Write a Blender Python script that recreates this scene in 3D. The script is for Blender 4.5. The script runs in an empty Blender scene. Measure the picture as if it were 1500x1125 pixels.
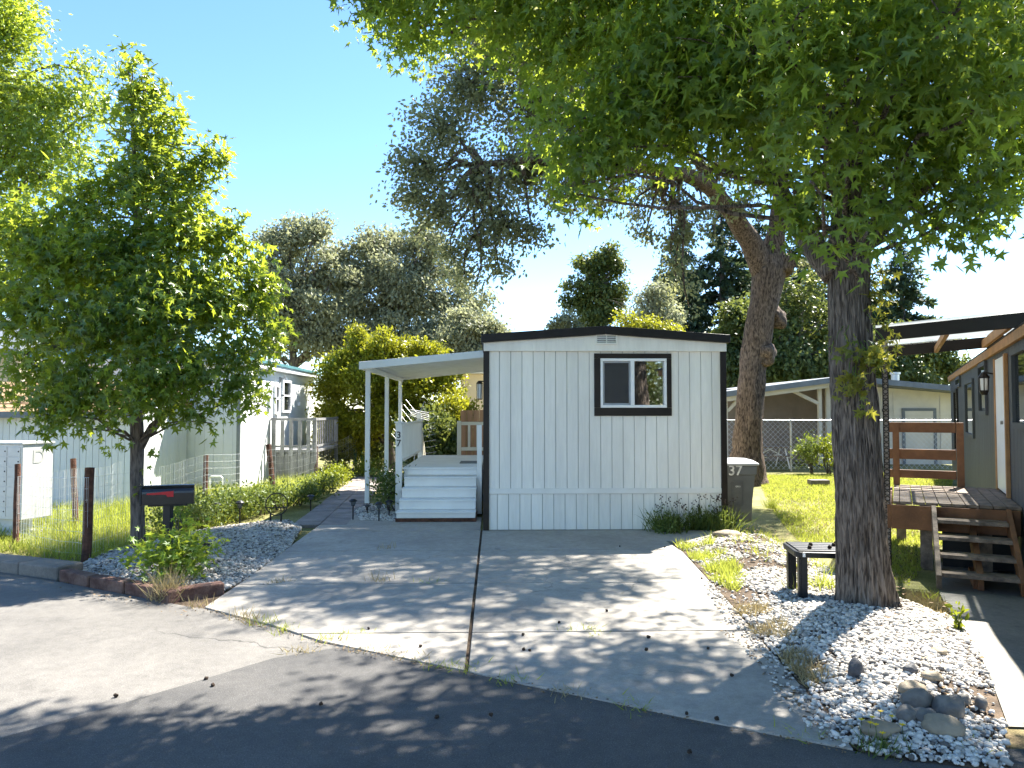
import bpy, math, random
import numpy as np
from mathutils import Vector, Matrix, noise as mnoise

random.seed(7)
RNG = np.random.default_rng(11)
sc = bpy.context.scene
COL = sc.collection
R = math.radians

# ------------------------------------------------------------------ camera
F = 1080.0                      # focal length in pixels of a 1500 px wide frame
YAW, PITCH, HCAM = R(1.38), R(2.1), 1.7
fwd = Vector((math.sin(YAW) * math.cos(PITCH), math.cos(YAW) * math.cos(PITCH), math.sin(PITCH)))
rgt = Vector((math.cos(YAW), -math.sin(YAW), 0))
upv = rgt.cross(fwd)
CAM = Vector((0, 0, HCAM))
cd = bpy.data.cameras.new('camera')
cd.sensor_width = 36
cd.lens = 36 * F / 1500
cd.clip_start = 0.05
cd.clip_end = 3000
cam = bpy.data.objects.new('camera', cd)
COL.objects.link(cam)
cam.location = CAM
cam.rotation_euler = (math.pi / 2 + PITCH, 0, -YAW)
sc.camera = cam


def at(px, py, d):
    """World point seen at a pixel of the photograph, d metres away."""
    return CAM + d * (fwd + (px - 750) / F * rgt + (562.5 - py) / F * upv)


def gp(px, py, z=0.0):
    """World point on the level z seen at a pixel of the photograph."""
    r = fwd + (px - 750) / F * rgt + (562.5 - py) / F * upv
    return CAM + r * ((z - HCAM) / r.z)


def sst(x, a, b):
    t = np.clip((x - a) / (b - a), 0, 1)
    return t * t * (3 - 2 * t)


def gz(x, y):
    """Height of the ground: level, dipping towards the neighbour's steps."""
    return -0.19 * sst(x, 3.0, 4.4) * sst(y, 3.2, 7.0) * (1 - sst(y, 11.0, 17.0))


# ------------------------------------------------------------------ materials
def new_mat(name):
    m = bpy.data.materials.new(name)
    m.use_nodes = True
    nt = m.node_tree
    return m, nt, nt.nodes, nt.links, nt.nodes['Principled BSDF']


def rgba(c):
    return (c[0], c[1], c[2], 1)


def M(name, col, rough=.6, var=.15, vs=3, col2=None, bump=0, bs=40, spec=.3, stretch=(1, 1, 1), metal=0, fine=0, fs=120,
      lo=.35, hi=.65):
    m, nt, N, L, b = new_mat(name)
    tc = N.new('ShaderNodeTexCoord')
    mp = N.new('ShaderNodeMapping')
    mp.inputs['Scale'].default_value = stretch
    L.new(tc.outputs['Object'], mp.inputs['Vector'])
    n1 = N.new('ShaderNodeTexNoise')
    n1.inputs['Scale'].default_value = vs
    n1.inputs['Detail'].default_value = 7
    n1.inputs['Roughness'].default_value = .62
    L.new(mp.outputs[0], n1.inputs['Vector'])
    rp = N.new('ShaderNodeValToRGB')
    rp.color_ramp.elements[0].position = lo
    rp.color_ramp.elements[1].position = hi
    a = [max(0, c * (1 - var)) for c in col]
    e = col2 if col2 else [c * (1 + var) for c in col]
    rp.color_ramp.elements[0].color = rgba(a)
    rp.color_ramp.elements[1].color = rgba(e)
    L.new(n1.outputs[0], rp.inputs[0])
    out = rp.outputs[0]
    if fine:
        n2 = N.new('ShaderNodeTexNoise')
        n2.inputs['Scale'].default_value = fs
        n2.inputs['Detail'].default_value = 2
        L.new(mp.outputs[0], n2.inputs['Vector'])
        mr = N.new('ShaderNodeMapRange')
        mr.inputs[1].default_value = .3
        mr.inputs[2].default_value = .7
        mr.inputs[3].default_value = 1 - fine
        mr.inputs[4].default_value = 1 + fine
        L.new(n2.outputs[0], mr.inputs[0])
        mx = N.new('ShaderNodeMix')
        mx.data_type = 'RGBA'
        mx.blend_type = 'MULTIPLY'
        mx.inputs[0].default_value = 1
        L.new(out, mx.inputs[6])
        L.new(mr.outputs[0], mx.inputs[7])
        out = mx.outputs[2]
    L.new(out, b.inputs['Base Color'])
    b.inputs['Roughness'].default_value = rough
    b.inputs['Specular IOR Level'].default_value = spec
    b.inputs['Metallic'].default_value = metal
    if bump:
        n3 = N.new('ShaderNodeTexNoise')
        n3.inputs['Scale'].default_value = bs
        n3.inputs['Detail'].default_value = 5
        L.new(mp.outputs[0], n3.inputs['Vector'])
        bp = N.new('ShaderNodeBump')
        bp.inputs['Strength'].default_value = bump
        bp.inputs['Distance'].default_value = .02
        L.new(n3.outputs[0], bp.inputs['Height'])
        L.new(bp.outputs[0], b.inputs['Normal'])
    return m


def leaf_mat(name, dark, light, trans, tf=.4, rough=.42, spec=.45):
    """Leaves: per-leaf tint, gloss on the blade, light through it."""
    m, nt, N, L, b = new_mat(name)
    at_ = N.new('ShaderNodeAttribute')
    at_.attribute_name = 'tint'
    rp = N.new('ShaderNodeMix')
    rp.data_type = 'RGBA'
    L.new(at_.outputs['Fac'], rp.inputs[0])
    rp.inputs[6].default_value = rgba(dark)
    rp.inputs[7].default_value = rgba(light)
    L.new(rp.outputs[2], b.inputs['Base Color'])
    b.inputs['Roughness'].default_value = rough
    b.inputs['Specular IOR Level'].default_value = spec
    tr = N.new('ShaderNodeBsdfTranslucent')
    m2 = N.new('ShaderNodeMix')
    m2.data_type = 'RGBA'
    L.new(at_.outputs['Fac'], m2.inputs[0])
    m2.inputs[6].default_value = rgba([c * .75 for c in trans])
    m2.inputs[7].default_value = rgba(trans)
    L.new(m2.outputs[2], tr.inputs['Color'])
    ms = N.new('ShaderNodeMixShader')
    ms.inputs[0].default_value = tf
    L.new(b.outputs[0], ms.inputs[1])
    L.new(tr.outputs[0], ms.inputs[2])
    L.new(ms.outputs[0], N['Material Output'].inputs['Surface'])
    return m


def bark_mat(name, dark, light, zs=.16, scale=22, bump=.8):
    m, nt, N, L, b = new_mat(name)
    tc = N.new('ShaderNodeTexCoord')
    mp = N.new('ShaderNodeMapping')
    mp.inputs['Scale'].default_value = (1, 1, zs)
    L.new(tc.outputs['Object'], mp.inputs['Vector'])
    n1 = N.new('ShaderNodeTexNoise')
    n1.inputs['Scale'].default_value = scale
    n1.inputs['Detail'].default_value = 8
    n1.inputs['Distortion'].default_value = .6
    L.new(mp.outputs[0], n1.inputs['Vector'])
    rp = N.new('ShaderNodeValToRGB')
    rp.color_ramp.elements[0].position = .36
    rp.color_ramp.elements[1].position = .62
    rp.color_ramp.elements[0].color = rgba(dark)
    rp.color_ramp.elements[1].color = rgba(light)
    L.new(n1.outputs[0], rp.inputs[0])
    n4 = N.new('ShaderNodeTexNoise')
    n4.inputs['Scale'].default_value = 2.2
    L.new(tc.outputs['Object'], n4.inputs['Vector'])
    mr = N.new('ShaderNodeMapRange')
    mr.inputs[3].default_value = .7
    mr.inputs[4].default_value = 1.3
    L.new(n4.outputs[0], mr.inputs[0])
    mx = N.new('ShaderNodeMix')
    mx.data_type = 'RGBA'
    mx.blend_type = 'MULTIPLY'
    mx.inputs[0].default_value = 1
    L.new(rp.outputs[0], mx.inputs[6])
    L.new(mr.outputs[0], mx.inputs[7])
    L.new(mx.outputs[2], b.inputs['Base Color'])
    b.inputs['Roughness'].default_value = .9
    b.inputs['Specular IOR Level'].default_value = .15
    bp = N.new('ShaderNodeBump')
    bp.inputs['Strength'].default_value = bump
    bp.inputs['Distance'].default_value = .03
    L.new(n1.outputs[0], bp.inputs['Height'])
    L.new(bp.outputs[0], b.inputs['Normal'])
    return m


def glass_mat(name, fac=.12, tint=(1, 1, 1)):
    """Window glass: see-through with a mirror-like share that grows at grazing angles."""
    m, nt, N, L, b = new_mat(name)
    N.remove(b)
    tr = N.new('ShaderNodeBsdfTransparent')
    tr.inputs[0].default_value = rgba(tint)
    gl = N.new('ShaderNodeBsdfGlossy')
    gl.inputs['Roughness'].default_value = .02
    fr = N.new('ShaderNodeFresnel')
    fr.inputs[0].default_value = 1.6
    ad = N.new('ShaderNodeMath')
    ad.operation = 'ADD'
    ad.use_clamp = True
    ad.inputs[1].default_value = fac
    L.new(fr.outputs[0], ad.inputs[0])
    ms = N.new('ShaderNodeMixShader')
    L.new(ad.outputs[0], ms.inputs[0])
    L.new(tr.outputs[0], ms.inputs[1])
    L.new(gl.outputs[0], ms.inputs[2])
    L.new(ms.outputs[0], N['Material Output'].inputs['Surface'])
    return m


def concrete_mat(name, col, dark, fine=.22, crack=.25, stain=.5, speck=0):
    """Cast ground surface: blotches, oil stains, hairline cracks, visible grain."""
    m, nt, N, L, b = new_mat(name)
    tc = N.new('ShaderNodeTexCoord')

    def noise_(scale, det=5, rough=.6, dist=0):
        n = N.new('ShaderNodeTexNoise')
        n.inputs['Scale'].default_value = scale
        n.inputs['Detail'].default_value = det
        n.inputs['Roughness'].default_value = rough
        n.inputs['Distortion'].default_value = dist
        L.new(tc.outputs['Object'], n.inputs['Vector'])
        return n.outputs[0]

    def remap(o, a, b_, c, d):
        r = N.new('ShaderNodeMapRange')
        for i, v in enumerate((a, b_, c, d)): r.inputs[i + 1].default_value = v
        L.new(o, r.inputs[0])
        return r.outputs[0]

    def mul(p, q):
        x = N.new('ShaderNodeMath')
        x.operation = 'MULTIPLY'
        L.new(p, x.inputs[0]); L.new(q, x.inputs[1])
        return x.outputs[0]
    rp = N.new('ShaderNodeValToRGB')
    E = rp.color_ramp.elements
    E[0].position, E[1].position = .33, .62
    E[0].color, E[1].color = rgba(dark), rgba(col)
    L.new(noise_(.9, 9, .68, .4), rp.inputs[0])
    grain = noise_(120, 4, .75)
    f = mul(remap(grain, .32, .68, 1 - fine, 1 + fine), remap(noise_(14, 6), .3, .7, .86, 1.12))
    f = mul(f, remap(noise_(45, 3), .3, .7, .93, 1.07))
    if stain:
        f = mul(f, remap(noise_(.55, 4, .5, 1.2), .60, .72, 1, 1 - stain * .45))
        f = mul(f, remap(noise_(2.6, 3, .5, .6), .66, .74, 1, 1 - stain * .4))
    if crack:
        vo = N.new('ShaderNodeTexVoronoi')
        vo.feature = 'DISTANCE_TO_EDGE'
        vo.inputs['Scale'].default_value = .42
        ad = N.new('ShaderNodeVectorMath')
        ad.operation = 'MULTIPLY_ADD'
        nn = N.new('ShaderNodeTexNoise')
        nn.inputs['Scale'].default_value = 2.2
        nn.inputs['Detail'].default_value = 6
        L.new(tc.outputs['Object'], nn.inputs['Vector'])
        ad.inputs[1].default_value = (.55, .55, 0)
        L.new(nn.outputs['Color'], ad.inputs[0]); L.new(tc.outputs['Object'], ad.inputs[2])
        L.new(ad.outputs[0], vo.inputs['Vector'])
        cr = remap(vo.outputs['Distance'], .0, .0032, 1 - crack * 2.2, 1)
        gate = remap(noise_(.35, 2), .50, .56, 0, 1)
        mxc = N.new('ShaderNodeMix')
        L.new(gate, mxc.inputs[0])
        mxc.inputs[2].default_value = 1
        L.new(cr, mxc.inputs[3])
        f = mul(f, mxc.outputs[0])
    if speck:
        f = mul(f, remap(noise_(150, 1), .64, .70, 1, 1 + speck))
    mx = N.new('ShaderNodeMix')
    mx.data_type = 'RGBA'
    mx.blend_type = 'MULTIPLY'
    mx.inputs[0].default_value = 1
    L.new(rp.outputs[0], mx.inputs[6])
    L.new(f, mx.inputs[7])
    L.new(mx.outputs[2], b.inputs['Base Color'])
    b.inputs['Roughness'].default_value = .72
    b.inputs['Specular IOR Level'].default_value = .35
    bp = N.new('ShaderNodeBump')
    bp.inputs['Strength'].default_value = .4
    bp.inputs['Distance'].default_value = .006
    L.new(grain, bp.inputs['Height'])
    L.new(bp.outputs[0], b.inputs['Normal'])
    return m


def tint_mat(name, dark, light, rough=.7, spec=.3):
    """Opaque material whose colour runs between two values by the per-piece attribute «tint»."""
    m, nt, N, L, b = new_mat(name)
    a = N.new('ShaderNodeAttribute')
    a.attribute_name = 'tint'
    x = N.new('ShaderNodeMix')
    x.data_type = 'RGBA'
    x.inputs[6].default_value = rgba(dark)
    x.inputs[7].default_value = rgba(light)
    L.new(a.outputs['Fac'], x.inputs[0])
    L.new(x.outputs[2], b.inputs['Base Color'])
    b.inputs['Roughness'].default_value = rough
    b.inputs['Specular IOR Level'].default_value = spec
    return m


# ------------------------------------------------------------------ objects
def tag(o, label=None, cat=None, group=None, kind=None):
    if label: o['label'] = label
    if cat: o['category'] = cat
    if group: o['group'] = group
    if kind: o['kind'] = kind
    return o


def thing(name, label, cat, loc=(0, 0, 0), group=None):
    o = bpy.data.objects.new(name, None)
    o.empty_display_size = .1
    COL.objects.link(o)
    o.location = loc
    return tag(o, label, cat, group)


def root_loc(o):
    v = Vector((0, 0, 0))
    while o is not None:
        v += o.location
        o = o.parent
    return v


def copy_tree(o, parent=None):
    c = o.copy()
    COL.objects.link(c)
    if parent is not None:
        c.parent = parent
    for ch in list(o.children):
        copy_tree(ch, c)
    return c


def again(root, loc, rz=0, label=None, scale=None):
    c = copy_tree(root)
    c.location = loc
    c.rotation_euler = (0, 0, rz)
    if label: c['label'] = label
    if scale: c.scale = scale
    return c


def link_mesh(me, name, mat, parent=None, smooth=False, bevel=0):
    o = bpy.data.objects.new(name, me)
    COL.objects.link(o)
    if mat is not None:
        me.materials.append(mat)
    if smooth:
        me.polygons.foreach_set('use_smooth', np.ones(len(me.polygons), dtype=bool))
    if parent is not None:
        o.parent = parent
    if bevel:
        b = o.modifiers.new('bevel', 'BEVEL')
        b.width = bevel
        b.segments = 2
        b.limit_method = 'ANGLE'
    return o


class MB:
    def __init__(s):
        s.v, s.f = [], []

    def add(s, vs, fs):
        n = len(s.v)
        s.v.extend([tuple(v) for v in vs])
        s.f.extend([tuple(i + n for i in f) for f in fs])
        return s

    def pbox(s, o, a, b, c):
        o, a, b, c = Vector(o), Vector(a), Vector(b), Vector(c)
        if a.cross(b).dot(c) < 0:
            a, b = b, a
        return s.add([o, o + a, o + a + b, o + b, o + c, o + a + c, o + a + b + c, o + b + c],
                     [(3, 2, 1, 0), (4, 5, 6, 7), (0, 1, 5, 4), (1, 2, 6, 5), (2, 3, 7, 6), (3, 0, 4, 7)])

    def box(s, x0, x1, y0, y1, z0, z1):
        return s.pbox((x0, y0, z0), (x1 - x0, 0, 0), (0, y1 - y0, 0), (0, 0, z1 - z0))

    def bar(s, p, q, w, h=None, up=(0, 0, 1)):
        p, q = Vector(p), Vector(q)
        h = h or w
        d = (q - p).normalized()
        u = Vector(up)
        if abs(d.dot(u)) > .98:
            u = Vector((0, 1, 0))
        x = d.cross(u).normalized()
        y = x.cross(d).normalized()
        return s.pbox(p - x * w / 2 - y * h / 2, x * w, y * h, q - p)

    def tube(s, pts, rad, n=6, cap=True, disp=None):
        pts = [Vector(p) for p in pts]
        if not hasattr(rad, '__len__'):
            rad = [rad] * len(pts)
        base = len(s.v)
        x = None
        for i, p in enumerate(pts):
            d = (pts[min(i + 1, len(pts) - 1)] - pts[max(i - 1, 0)])
            d = d.normalized() if d.length > 1e-9 else Vector((0, 0, 1))
            if x is None:
                x = d.cross(Vector((0, 1, 0)) if abs(d.y) < .9 else Vector((1, 0, 0))).normalized()
            x = (x - d * x.dot(d)).normalized()
            y = d.cross(x)
            for k in range(n):
                a = 2 * math.pi * k / n
                r = rad[i]
                dirv = math.cos(a) * x + math.sin(a) * y
                if disp:
                    r = r + disp(p + dirv * r, a, r)
                s.v.append(tuple(p + dirv * r))
        for i in range(len(pts) - 1):
            for k in range(n):
                a, b = base + i * n + k, base + i * n + (k + 1) % n
                s.f.append((a, b, b + n, a + n))
        if cap:
            s.f.append(tuple(base + k for k in reversed(range(n))))
            e = base + (len(pts) - 1) * n
            s.f.append(tuple(e + k for k in range(n)))
        return s

    def lathe(s, prof, c=(0, 0, 0), n=12):
        base = len(s.v)
        for r, z in prof:
            for k in range(n):
                a = 2 * math.pi * k / n
                s.v.append((c[0] + r * math.cos(a), c[1] + r * math.sin(a), c[2] + z))
        for i in range(len(prof) - 1):
            for k in range(n):
                a, b = base + i * n + k, base + i * n + (k + 1) % n
                s.f.append((a, b, b + n, a + n))
        s.f.append(tuple(base + k for k in reversed(range(n))))
        e = base + (len(prof) - 1) * n
        s.f.append(tuple(e + k for k in range(n)))
        return s

    def prism(s, poly, h):
        """Polygon (list of 3-D points) pushed along the vector h."""
        P = [Vector(p) for p in poly]
        h = Vector(h)
        n = len(P)
        nrm = sum(((P[i] - P[0]).cross(P[(i + 1) % n] - P[0]) for i in range(1, n - 1)), Vector())
        if nrm.dot(h) < 0:
            P.reverse()
        vs = P + [p + h for p in P]
        fs = [tuple(reversed(range(n))), tuple(range(n, 2 * n))]
        fs += [(i, (i + 1) % n, n + (i + 1) % n, n + i) for i in range(n)]
        return s.add(vs, fs)

    def torus(s, c, u, v, R_, r, n=24, m=6):
        u, v = Vector(u).normalized(), Vector(v).normalized()
        w = u.cross(v)
        base = len(s.v)
        c = Vector(c)
        for i in range(n):
            a = 2 * math.pi * i / n
            d = math.cos(a) * u + math.sin(a) * v
            for k in range(m):
                b = 2 * math.pi * k / m
                s.v.append(tuple(c + d * (R_ + r * math.cos(b)) + w * r * math.sin(b)))
        for i in range(n):
            for k in range(m):
                a0, a1 = base + i * m + k, base + i * m + (k + 1) % m
                b0, b1 = base + ((i + 1) % n) * m + k, base + ((i + 1) % n) * m + (k + 1) % m
                s.f.append((a0, b0, b1, a1))
        return s

    def rock(s, c, r, seed=0, sub=2, rough=.18):
        """Irregular stone, radii r = (rx, ry, rz)."""
        vs, fs = ICO[sub]
        out = []
        for v in vs:
            k = 1 + rough * mnoise.noise(Vector(v) * 1.3 + Vector((seed * 3.7, seed, -seed))) * 1.6
            k += .05 * mnoise.noise(Vector(v) * 4 + Vector((seed, 0, seed)))
            out.append((c[0] + v[0] * r[0] * k, c[1] + v[1] * r[1] * k, c[2] + v[2] * r[2] * k))
        return s.add(out, fs)

    def build(s, name, mat, parent=None, smooth=False, bevel=0, local=False):
        me = bpy.data.meshes.new(name)
        V = np.array(s.v, dtype=float)
        loc = None
        if not local:
            if parent is not None:
                V = V - np.array(root_loc(parent))
            else:
                lo, hi = V.min(0), V.max(0)
                loc = ((lo[0] + hi[0]) / 2, (lo[1] + hi[1]) / 2, lo[2])
                V = V - np.array(loc)
        me.from_pydata(V.tolist(), [], s.f)
        me.update()
        o = link_mesh(me, name, mat, parent, smooth, bevel)
        if loc: o.location = loc
        return o


def _ico(sub):
    import bmesh
    bm = bmesh.new()
    bmesh.ops.create_icosphere(bm, subdivisions=sub, radius=1)
    vs = [tuple(v.co) for v in bm.verts]
    fs = [tuple(v.index for v in f.verts) for f in bm.faces]
    bm.free()
    return vs, fs


ICO = {1: _ico(1), 2: _ico(2), 3: _ico(3)}


def tri_mesh(name, V, T, tint, mat, parent=None, smooth=False):
    """Big triangle mesh from arrays: V (n,3), T (m,3), tint per vertex."""
    me = bpy.data.meshes.new(name)
    loc = np.array(root_loc(parent)) if parent is not None else np.zeros(3)
    V = V - loc
    me.vertices.add(len(V))
    me.vertices.foreach_set('co', V.astype(np.float32).ravel())
    me.loops.add(T.size)
    me.loops.foreach_set('vertex_index', T.astype(np.int32).ravel())
    me.polygons.add(len(T))
    me.polygons.foreach_set('loop_start', np.arange(0, T.size, 3, dtype=np.int32))
    me.polygons.foreach_set('loop_total', np.full(len(T), 3, dtype=np.int32))
    a = me.attributes.new('tint', 'FLOAT', 'POINT')
    a.data.foreach_set('value', tint.astype(np.float32))
    me.update(calc_edges=True)
    me.validate()
    return link_mesh(me, name, mat, parent, smooth)


def unit(a):
    return a / np.maximum(np.linalg.norm(a, axis=-1, keepdims=True), 1e-9)


def scatter(tv, tt, pos, tip, nrm, size, tint):
    """Copies of a template (in x = across, y = along the tip, z = normal) at many places."""
    tip = unit(tip)
    nrm = unit(nrm - tip * (nrm * tip).sum(-1, keepdims=True))
    x = np.cross(tip, nrm)
    Rm = np.stack([x, tip, nrm], axis=-1)                      # n,3,3
    if size.ndim == 1:
        size = np.repeat(size[:, None], 3, 1)
    V = np.einsum('nij,nkj->nki', Rm, tv[None] * size[:, None, :]) + pos[:, None, :]
    n, k = len(pos), len(tv)
    T = (tt[None] + (np.arange(n) * k)[:, None, None]).reshape(-1, 3)
    return V.reshape(-1, 3), T, np.repeat(tint, k)


def merge(parts):
    V, T, A, o = [], [], [], 0
    for v, t, a in parts:
        V.append(v); T.append(t + o); A.append(a)
        o += len(v)
    return np.concatenate(V), np.concatenate(T), np.concatenate(A)


def fan(pts):
    n = len(pts)
    return np.array(pts, dtype=float), n


# star leaf (five pointed lobes), slightly cupped
_a = [(-18, .62), (12, .36), (34, .95), (62, .40), (90, 1.08), (118, .40), (146, .95), (168, .36), (198, .62), (270, .06)]
STAR_V = [(0, .12, -.05)]
for d_, r_ in _a:
    STAR_V.append((.52 * r_ * math.cos(R(d_)) * 1.05, .12 + .52 * r_ * math.sin(R(d_)), -.10 * r_ * r_ + .03))
STAR_V = np.array(STAR_V)
STAR_T = np.array([(0, i, i % 10 + 1) for i in range(1, 11)])
# small oval leaf folded on its rib
OVAL_V = np.array([(0, 0, 0), (.27, .35, .06), (.2, .75, .05), (0, 1, 0), (-.2, .75, .05), (-.27, .35, .06)])
OVAL_T = np.array([(0, 1, 2), (0, 2, 3), (0, 3, 4), (0, 4, 5)])
DIA_V = np.array([(0, 0, 0), (.3, .5, .05), (0, 1, 0), (-.3, .5, .05)])
DIA_T = np.array([(0, 1, 2), (0, 2, 3)])
BLADE_V = np.array([(-.5, 0, 0), (.5, 0, 0), (.32, .55, .06), (-.32, .55, .06), (0, 1, .25)])
BLADE_T = np.array([(0, 1, 2), (0, 2, 3), (3, 2, 4)])
PEB_V = np.array(ICO[1][0]); PEB_T = np.array(ICO[1][1])


def in_poly(P, poly):
    x, y = P[:, 0], P[:, 1]
    c = np.zeros(len(P), bool)
    n = len(poly)
    for i in range(n):
        x0, y0 = poly[i][0], poly[i][1]
        x1, y1 = poly[(i + 1) % n][0], poly[(i + 1) % n][1]
        k = ((y0 > y) != (y1 > y)) & (x < (x1 - x0) * (y - y0) / (y1 - y0 + 1e-12) + x0)
        c ^= k
    return c


def edge_dist(P, poly):
    d = np.full(len(P), 1e9)
    n = len(poly)
    for i in range(n):
        a = np.array(poly[i][:2]); b = np.array(poly[(i + 1) % n][:2])
        ab = b - a
        t = np.clip(((P[:, :2] - a) @ ab) / (ab @ ab + 1e-12), 0, 1)
        d = np.minimum(d, np.linalg.norm(P[:, :2] - (a + t[:, None] * ab), axis=1))
    return d


def sample_poly(poly, n, rng):
    lo = np.min([p[:2] for p in poly], 0); hi = np.max([p[:2] for p in poly], 0)
    out = []
    tot = 0
    while tot < n:
        P = rng.uniform(lo, hi, (n * 2, 2))
        P = P[in_poly(P, poly)]
        out.append(P); tot += len(P)
    return np.concatenate(out)[:n]


def sheet(name, poly, z, mat, res=None, hfun=None, kind='structure', thick=.0):
    """Flat polygon, optionally following the ground."""
    mb = MB()
    if res is None:
        mb.add([(p[0], p[1], z + (hfun(p[0], p[1]) if hfun else 0)) for p in poly], [tuple(range(len(poly)))])
        V = mb.v
    else:
        import bmesh
        from mathutils.geometry import tessellate_polygon
        bm = bmesh.new()
        vs = [bm.verts.new((p[0], p[1], 0)) for p in poly]
        bm.faces.new(vs)
        lo = np.min([p[:2] for p in poly], 0); hi = np.max([p[:2] for p in poly], 0)
        for ax in (0, 1):
            for c in np.arange(lo[ax] + res, hi[ax], res):
                co = [0, 0, 0]; co[ax] = c
                no = [0, 0, 0]; no[ax] = 1
                bmesh.ops.bisect_plane(bm, geom=bm.verts[:] + bm.edges[:] + bm.faces[:], plane_co=co, plane_no=no)
        bm.verts.index_update()
        for v in bm.verts:
            v.co.z = z + float(hfun(v.co.x, v.co.y)) if hfun else z
        mb.v = [tuple(v.co) for v in bm.verts]
        mb.f = [tuple(v.index for v in f.verts) for f in bm.faces]
        bm.free()
    # faces must look up
    V = mb.v
    f2 = []
    for f in mb.f:
        a = sum(V[f[i]][0] * V[f[(i + 1) % len(f)]][1] - V[f[(i + 1) % len(f)]][0] * V[f[i]][1] for i in range(len(f)))
        f2.append(f if a > 0 else tuple(reversed(f)))
    mb.f = f2
    o = mb.build(name, mat, smooth=res is not None)
    o['kind'] = kind
    return o


def text_mesh(body, size, origin, right, up, depth, name, mat, parent):
    cu = bpy.data.curves.new('t', 'FONT')
    cu.body = body
    cu.size = size
    cu.extrude = depth
    cu.align_x = 'CENTER'
    cu.align_y = 'CENTER'
    cu.offset = size * .012
    to = bpy.data.objects.new('t', cu)
    COL.objects.link(to)
    dg = bpy.context.evaluated_depsgraph_get()
    me = bpy.data.meshes.new_from_object(to.evaluated_get(dg))
    bpy.data.objects.remove(to)
    right, up = Vector(right).normalized(), Vector(up).normalized()
    nv = right.cross(up)
    base = Vector(origin) - root_loc(parent)
    for v in me.vertices:
        c = v.co.copy()
        v.co = base + right * c.x + up * c.y + nv * c.z
    me.name = name
    me.materials.clear()
    return link_mesh(me, name, mat, parent)


# ------------------------------------------------------------------ foliage and trees
def leaves(lobes, center, n_clump, per, clump_r, size, rng, droop=.6, up=.9, shell=.45, tmpl='star', tint_mean=.5, tint_lobe=.25,
           zsq=.8):
    """Leaf clumps spread through a crown made of overlapping lobes (x, y, z, r[, rz])."""
    L = np.array([(l[0], l[1], l[2], l[3], l[4] if len(l) > 4 else l[3]) for l in lobes], float)
    w = L[:, 3] ** 2.2
    li = rng.choice(len(L), n_clump, p=w / w.sum())
    d = unit(rng.normal(size=(n_clump, 3)))
    rr = rng.uniform(0, 1, n_clump) ** shell
    # knobbly outline
    knob = np.array([1 + .42 * mnoise.noise(Vector(v) * 2.4 + Vector((float(k) * 5, 0, 0))) for v, k in zip(d, li)])
    rad = np.stack([L[li, 3], L[li, 3], L[li, 4]], 1)
    C = L[li, :3] + d * rad * (rr * knob)[:, None]
    ct = np.clip(rng.normal(tint_mean, .16, n_clump) + (rng.uniform(-1, 1, len(L)) * tint_lobe)[li], 0, 1)
    k = rng.poisson(per, n_clump)
    idx = np.repeat(np.arange(n_clump), k)
    n = len(idx)
    P = C[idx] + np.clip(rng.normal(size=(n, 3)), -1.7, 1.7) * clump_r * np.array([1, 1, zsq])
    out = unit(C - np.array(center))[idx]
    tip = out * .5 + rng.normal(size=(n, 3)) * .6 + np.array([0, 0, -droop])
    nrm = rng.normal(size=(n, 3)) * .55 + out * .35 + np.array([0, 0, up])
    s = size * rng.uniform(.5, 1.28, n)
    t = np.clip(ct[idx] + rng.normal(0, .14, n), 0, 1)
    tv, tt = {'star': (STAR_V, STAR_T), 'oval': (OVAL_V, OVAL_T), 'dia': (DIA_V, DIA_T)}[tmpl]
    return scatter(tv, tt, P, tip, nrm, s, t), C, li


def limb(mb, p, q, r0, r1, rng, n=7, sag=.12, steps=7, wob=.05):
    p, q = np.array(p, float), np.array(q, float)
    L = np.linalg.norm(q - p)
    pts, rad = [], []
    ph = rng.normal(size=(3, 2))
    for i in range(steps + 1):
        t = i / steps
        o = p + (q - p) * t
        o[2] += sag * L * math.sin(math.pi * t) * (1 - .3 * t)
        o += wob * L * (ph[:, 0] * math.sin(3.1 * t * math.pi) + ph[:, 1] * math.sin(2 * t * math.pi)) * .5 * (1 if 0 < i < steps else 0)
        pts.append(o); rad.append(r0 + (r1 - r0) * t ** .8)
    mb.tube(pts, rad, n=n)
    return pts


def twigs(mb, lobes, C, li, rng, share=.3, r=.012):
    for k in np.nonzero(rng.uniform(size=len(C)) < share)[0]:
        c = np.array(lobes[li[k]][:3])
        if np.linalg.norm(C[k] - c) > .12:
            limb(mb, c, C[k], r, r * .4, rng, n=3, steps=3, sag=.08, wob=.12)


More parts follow.
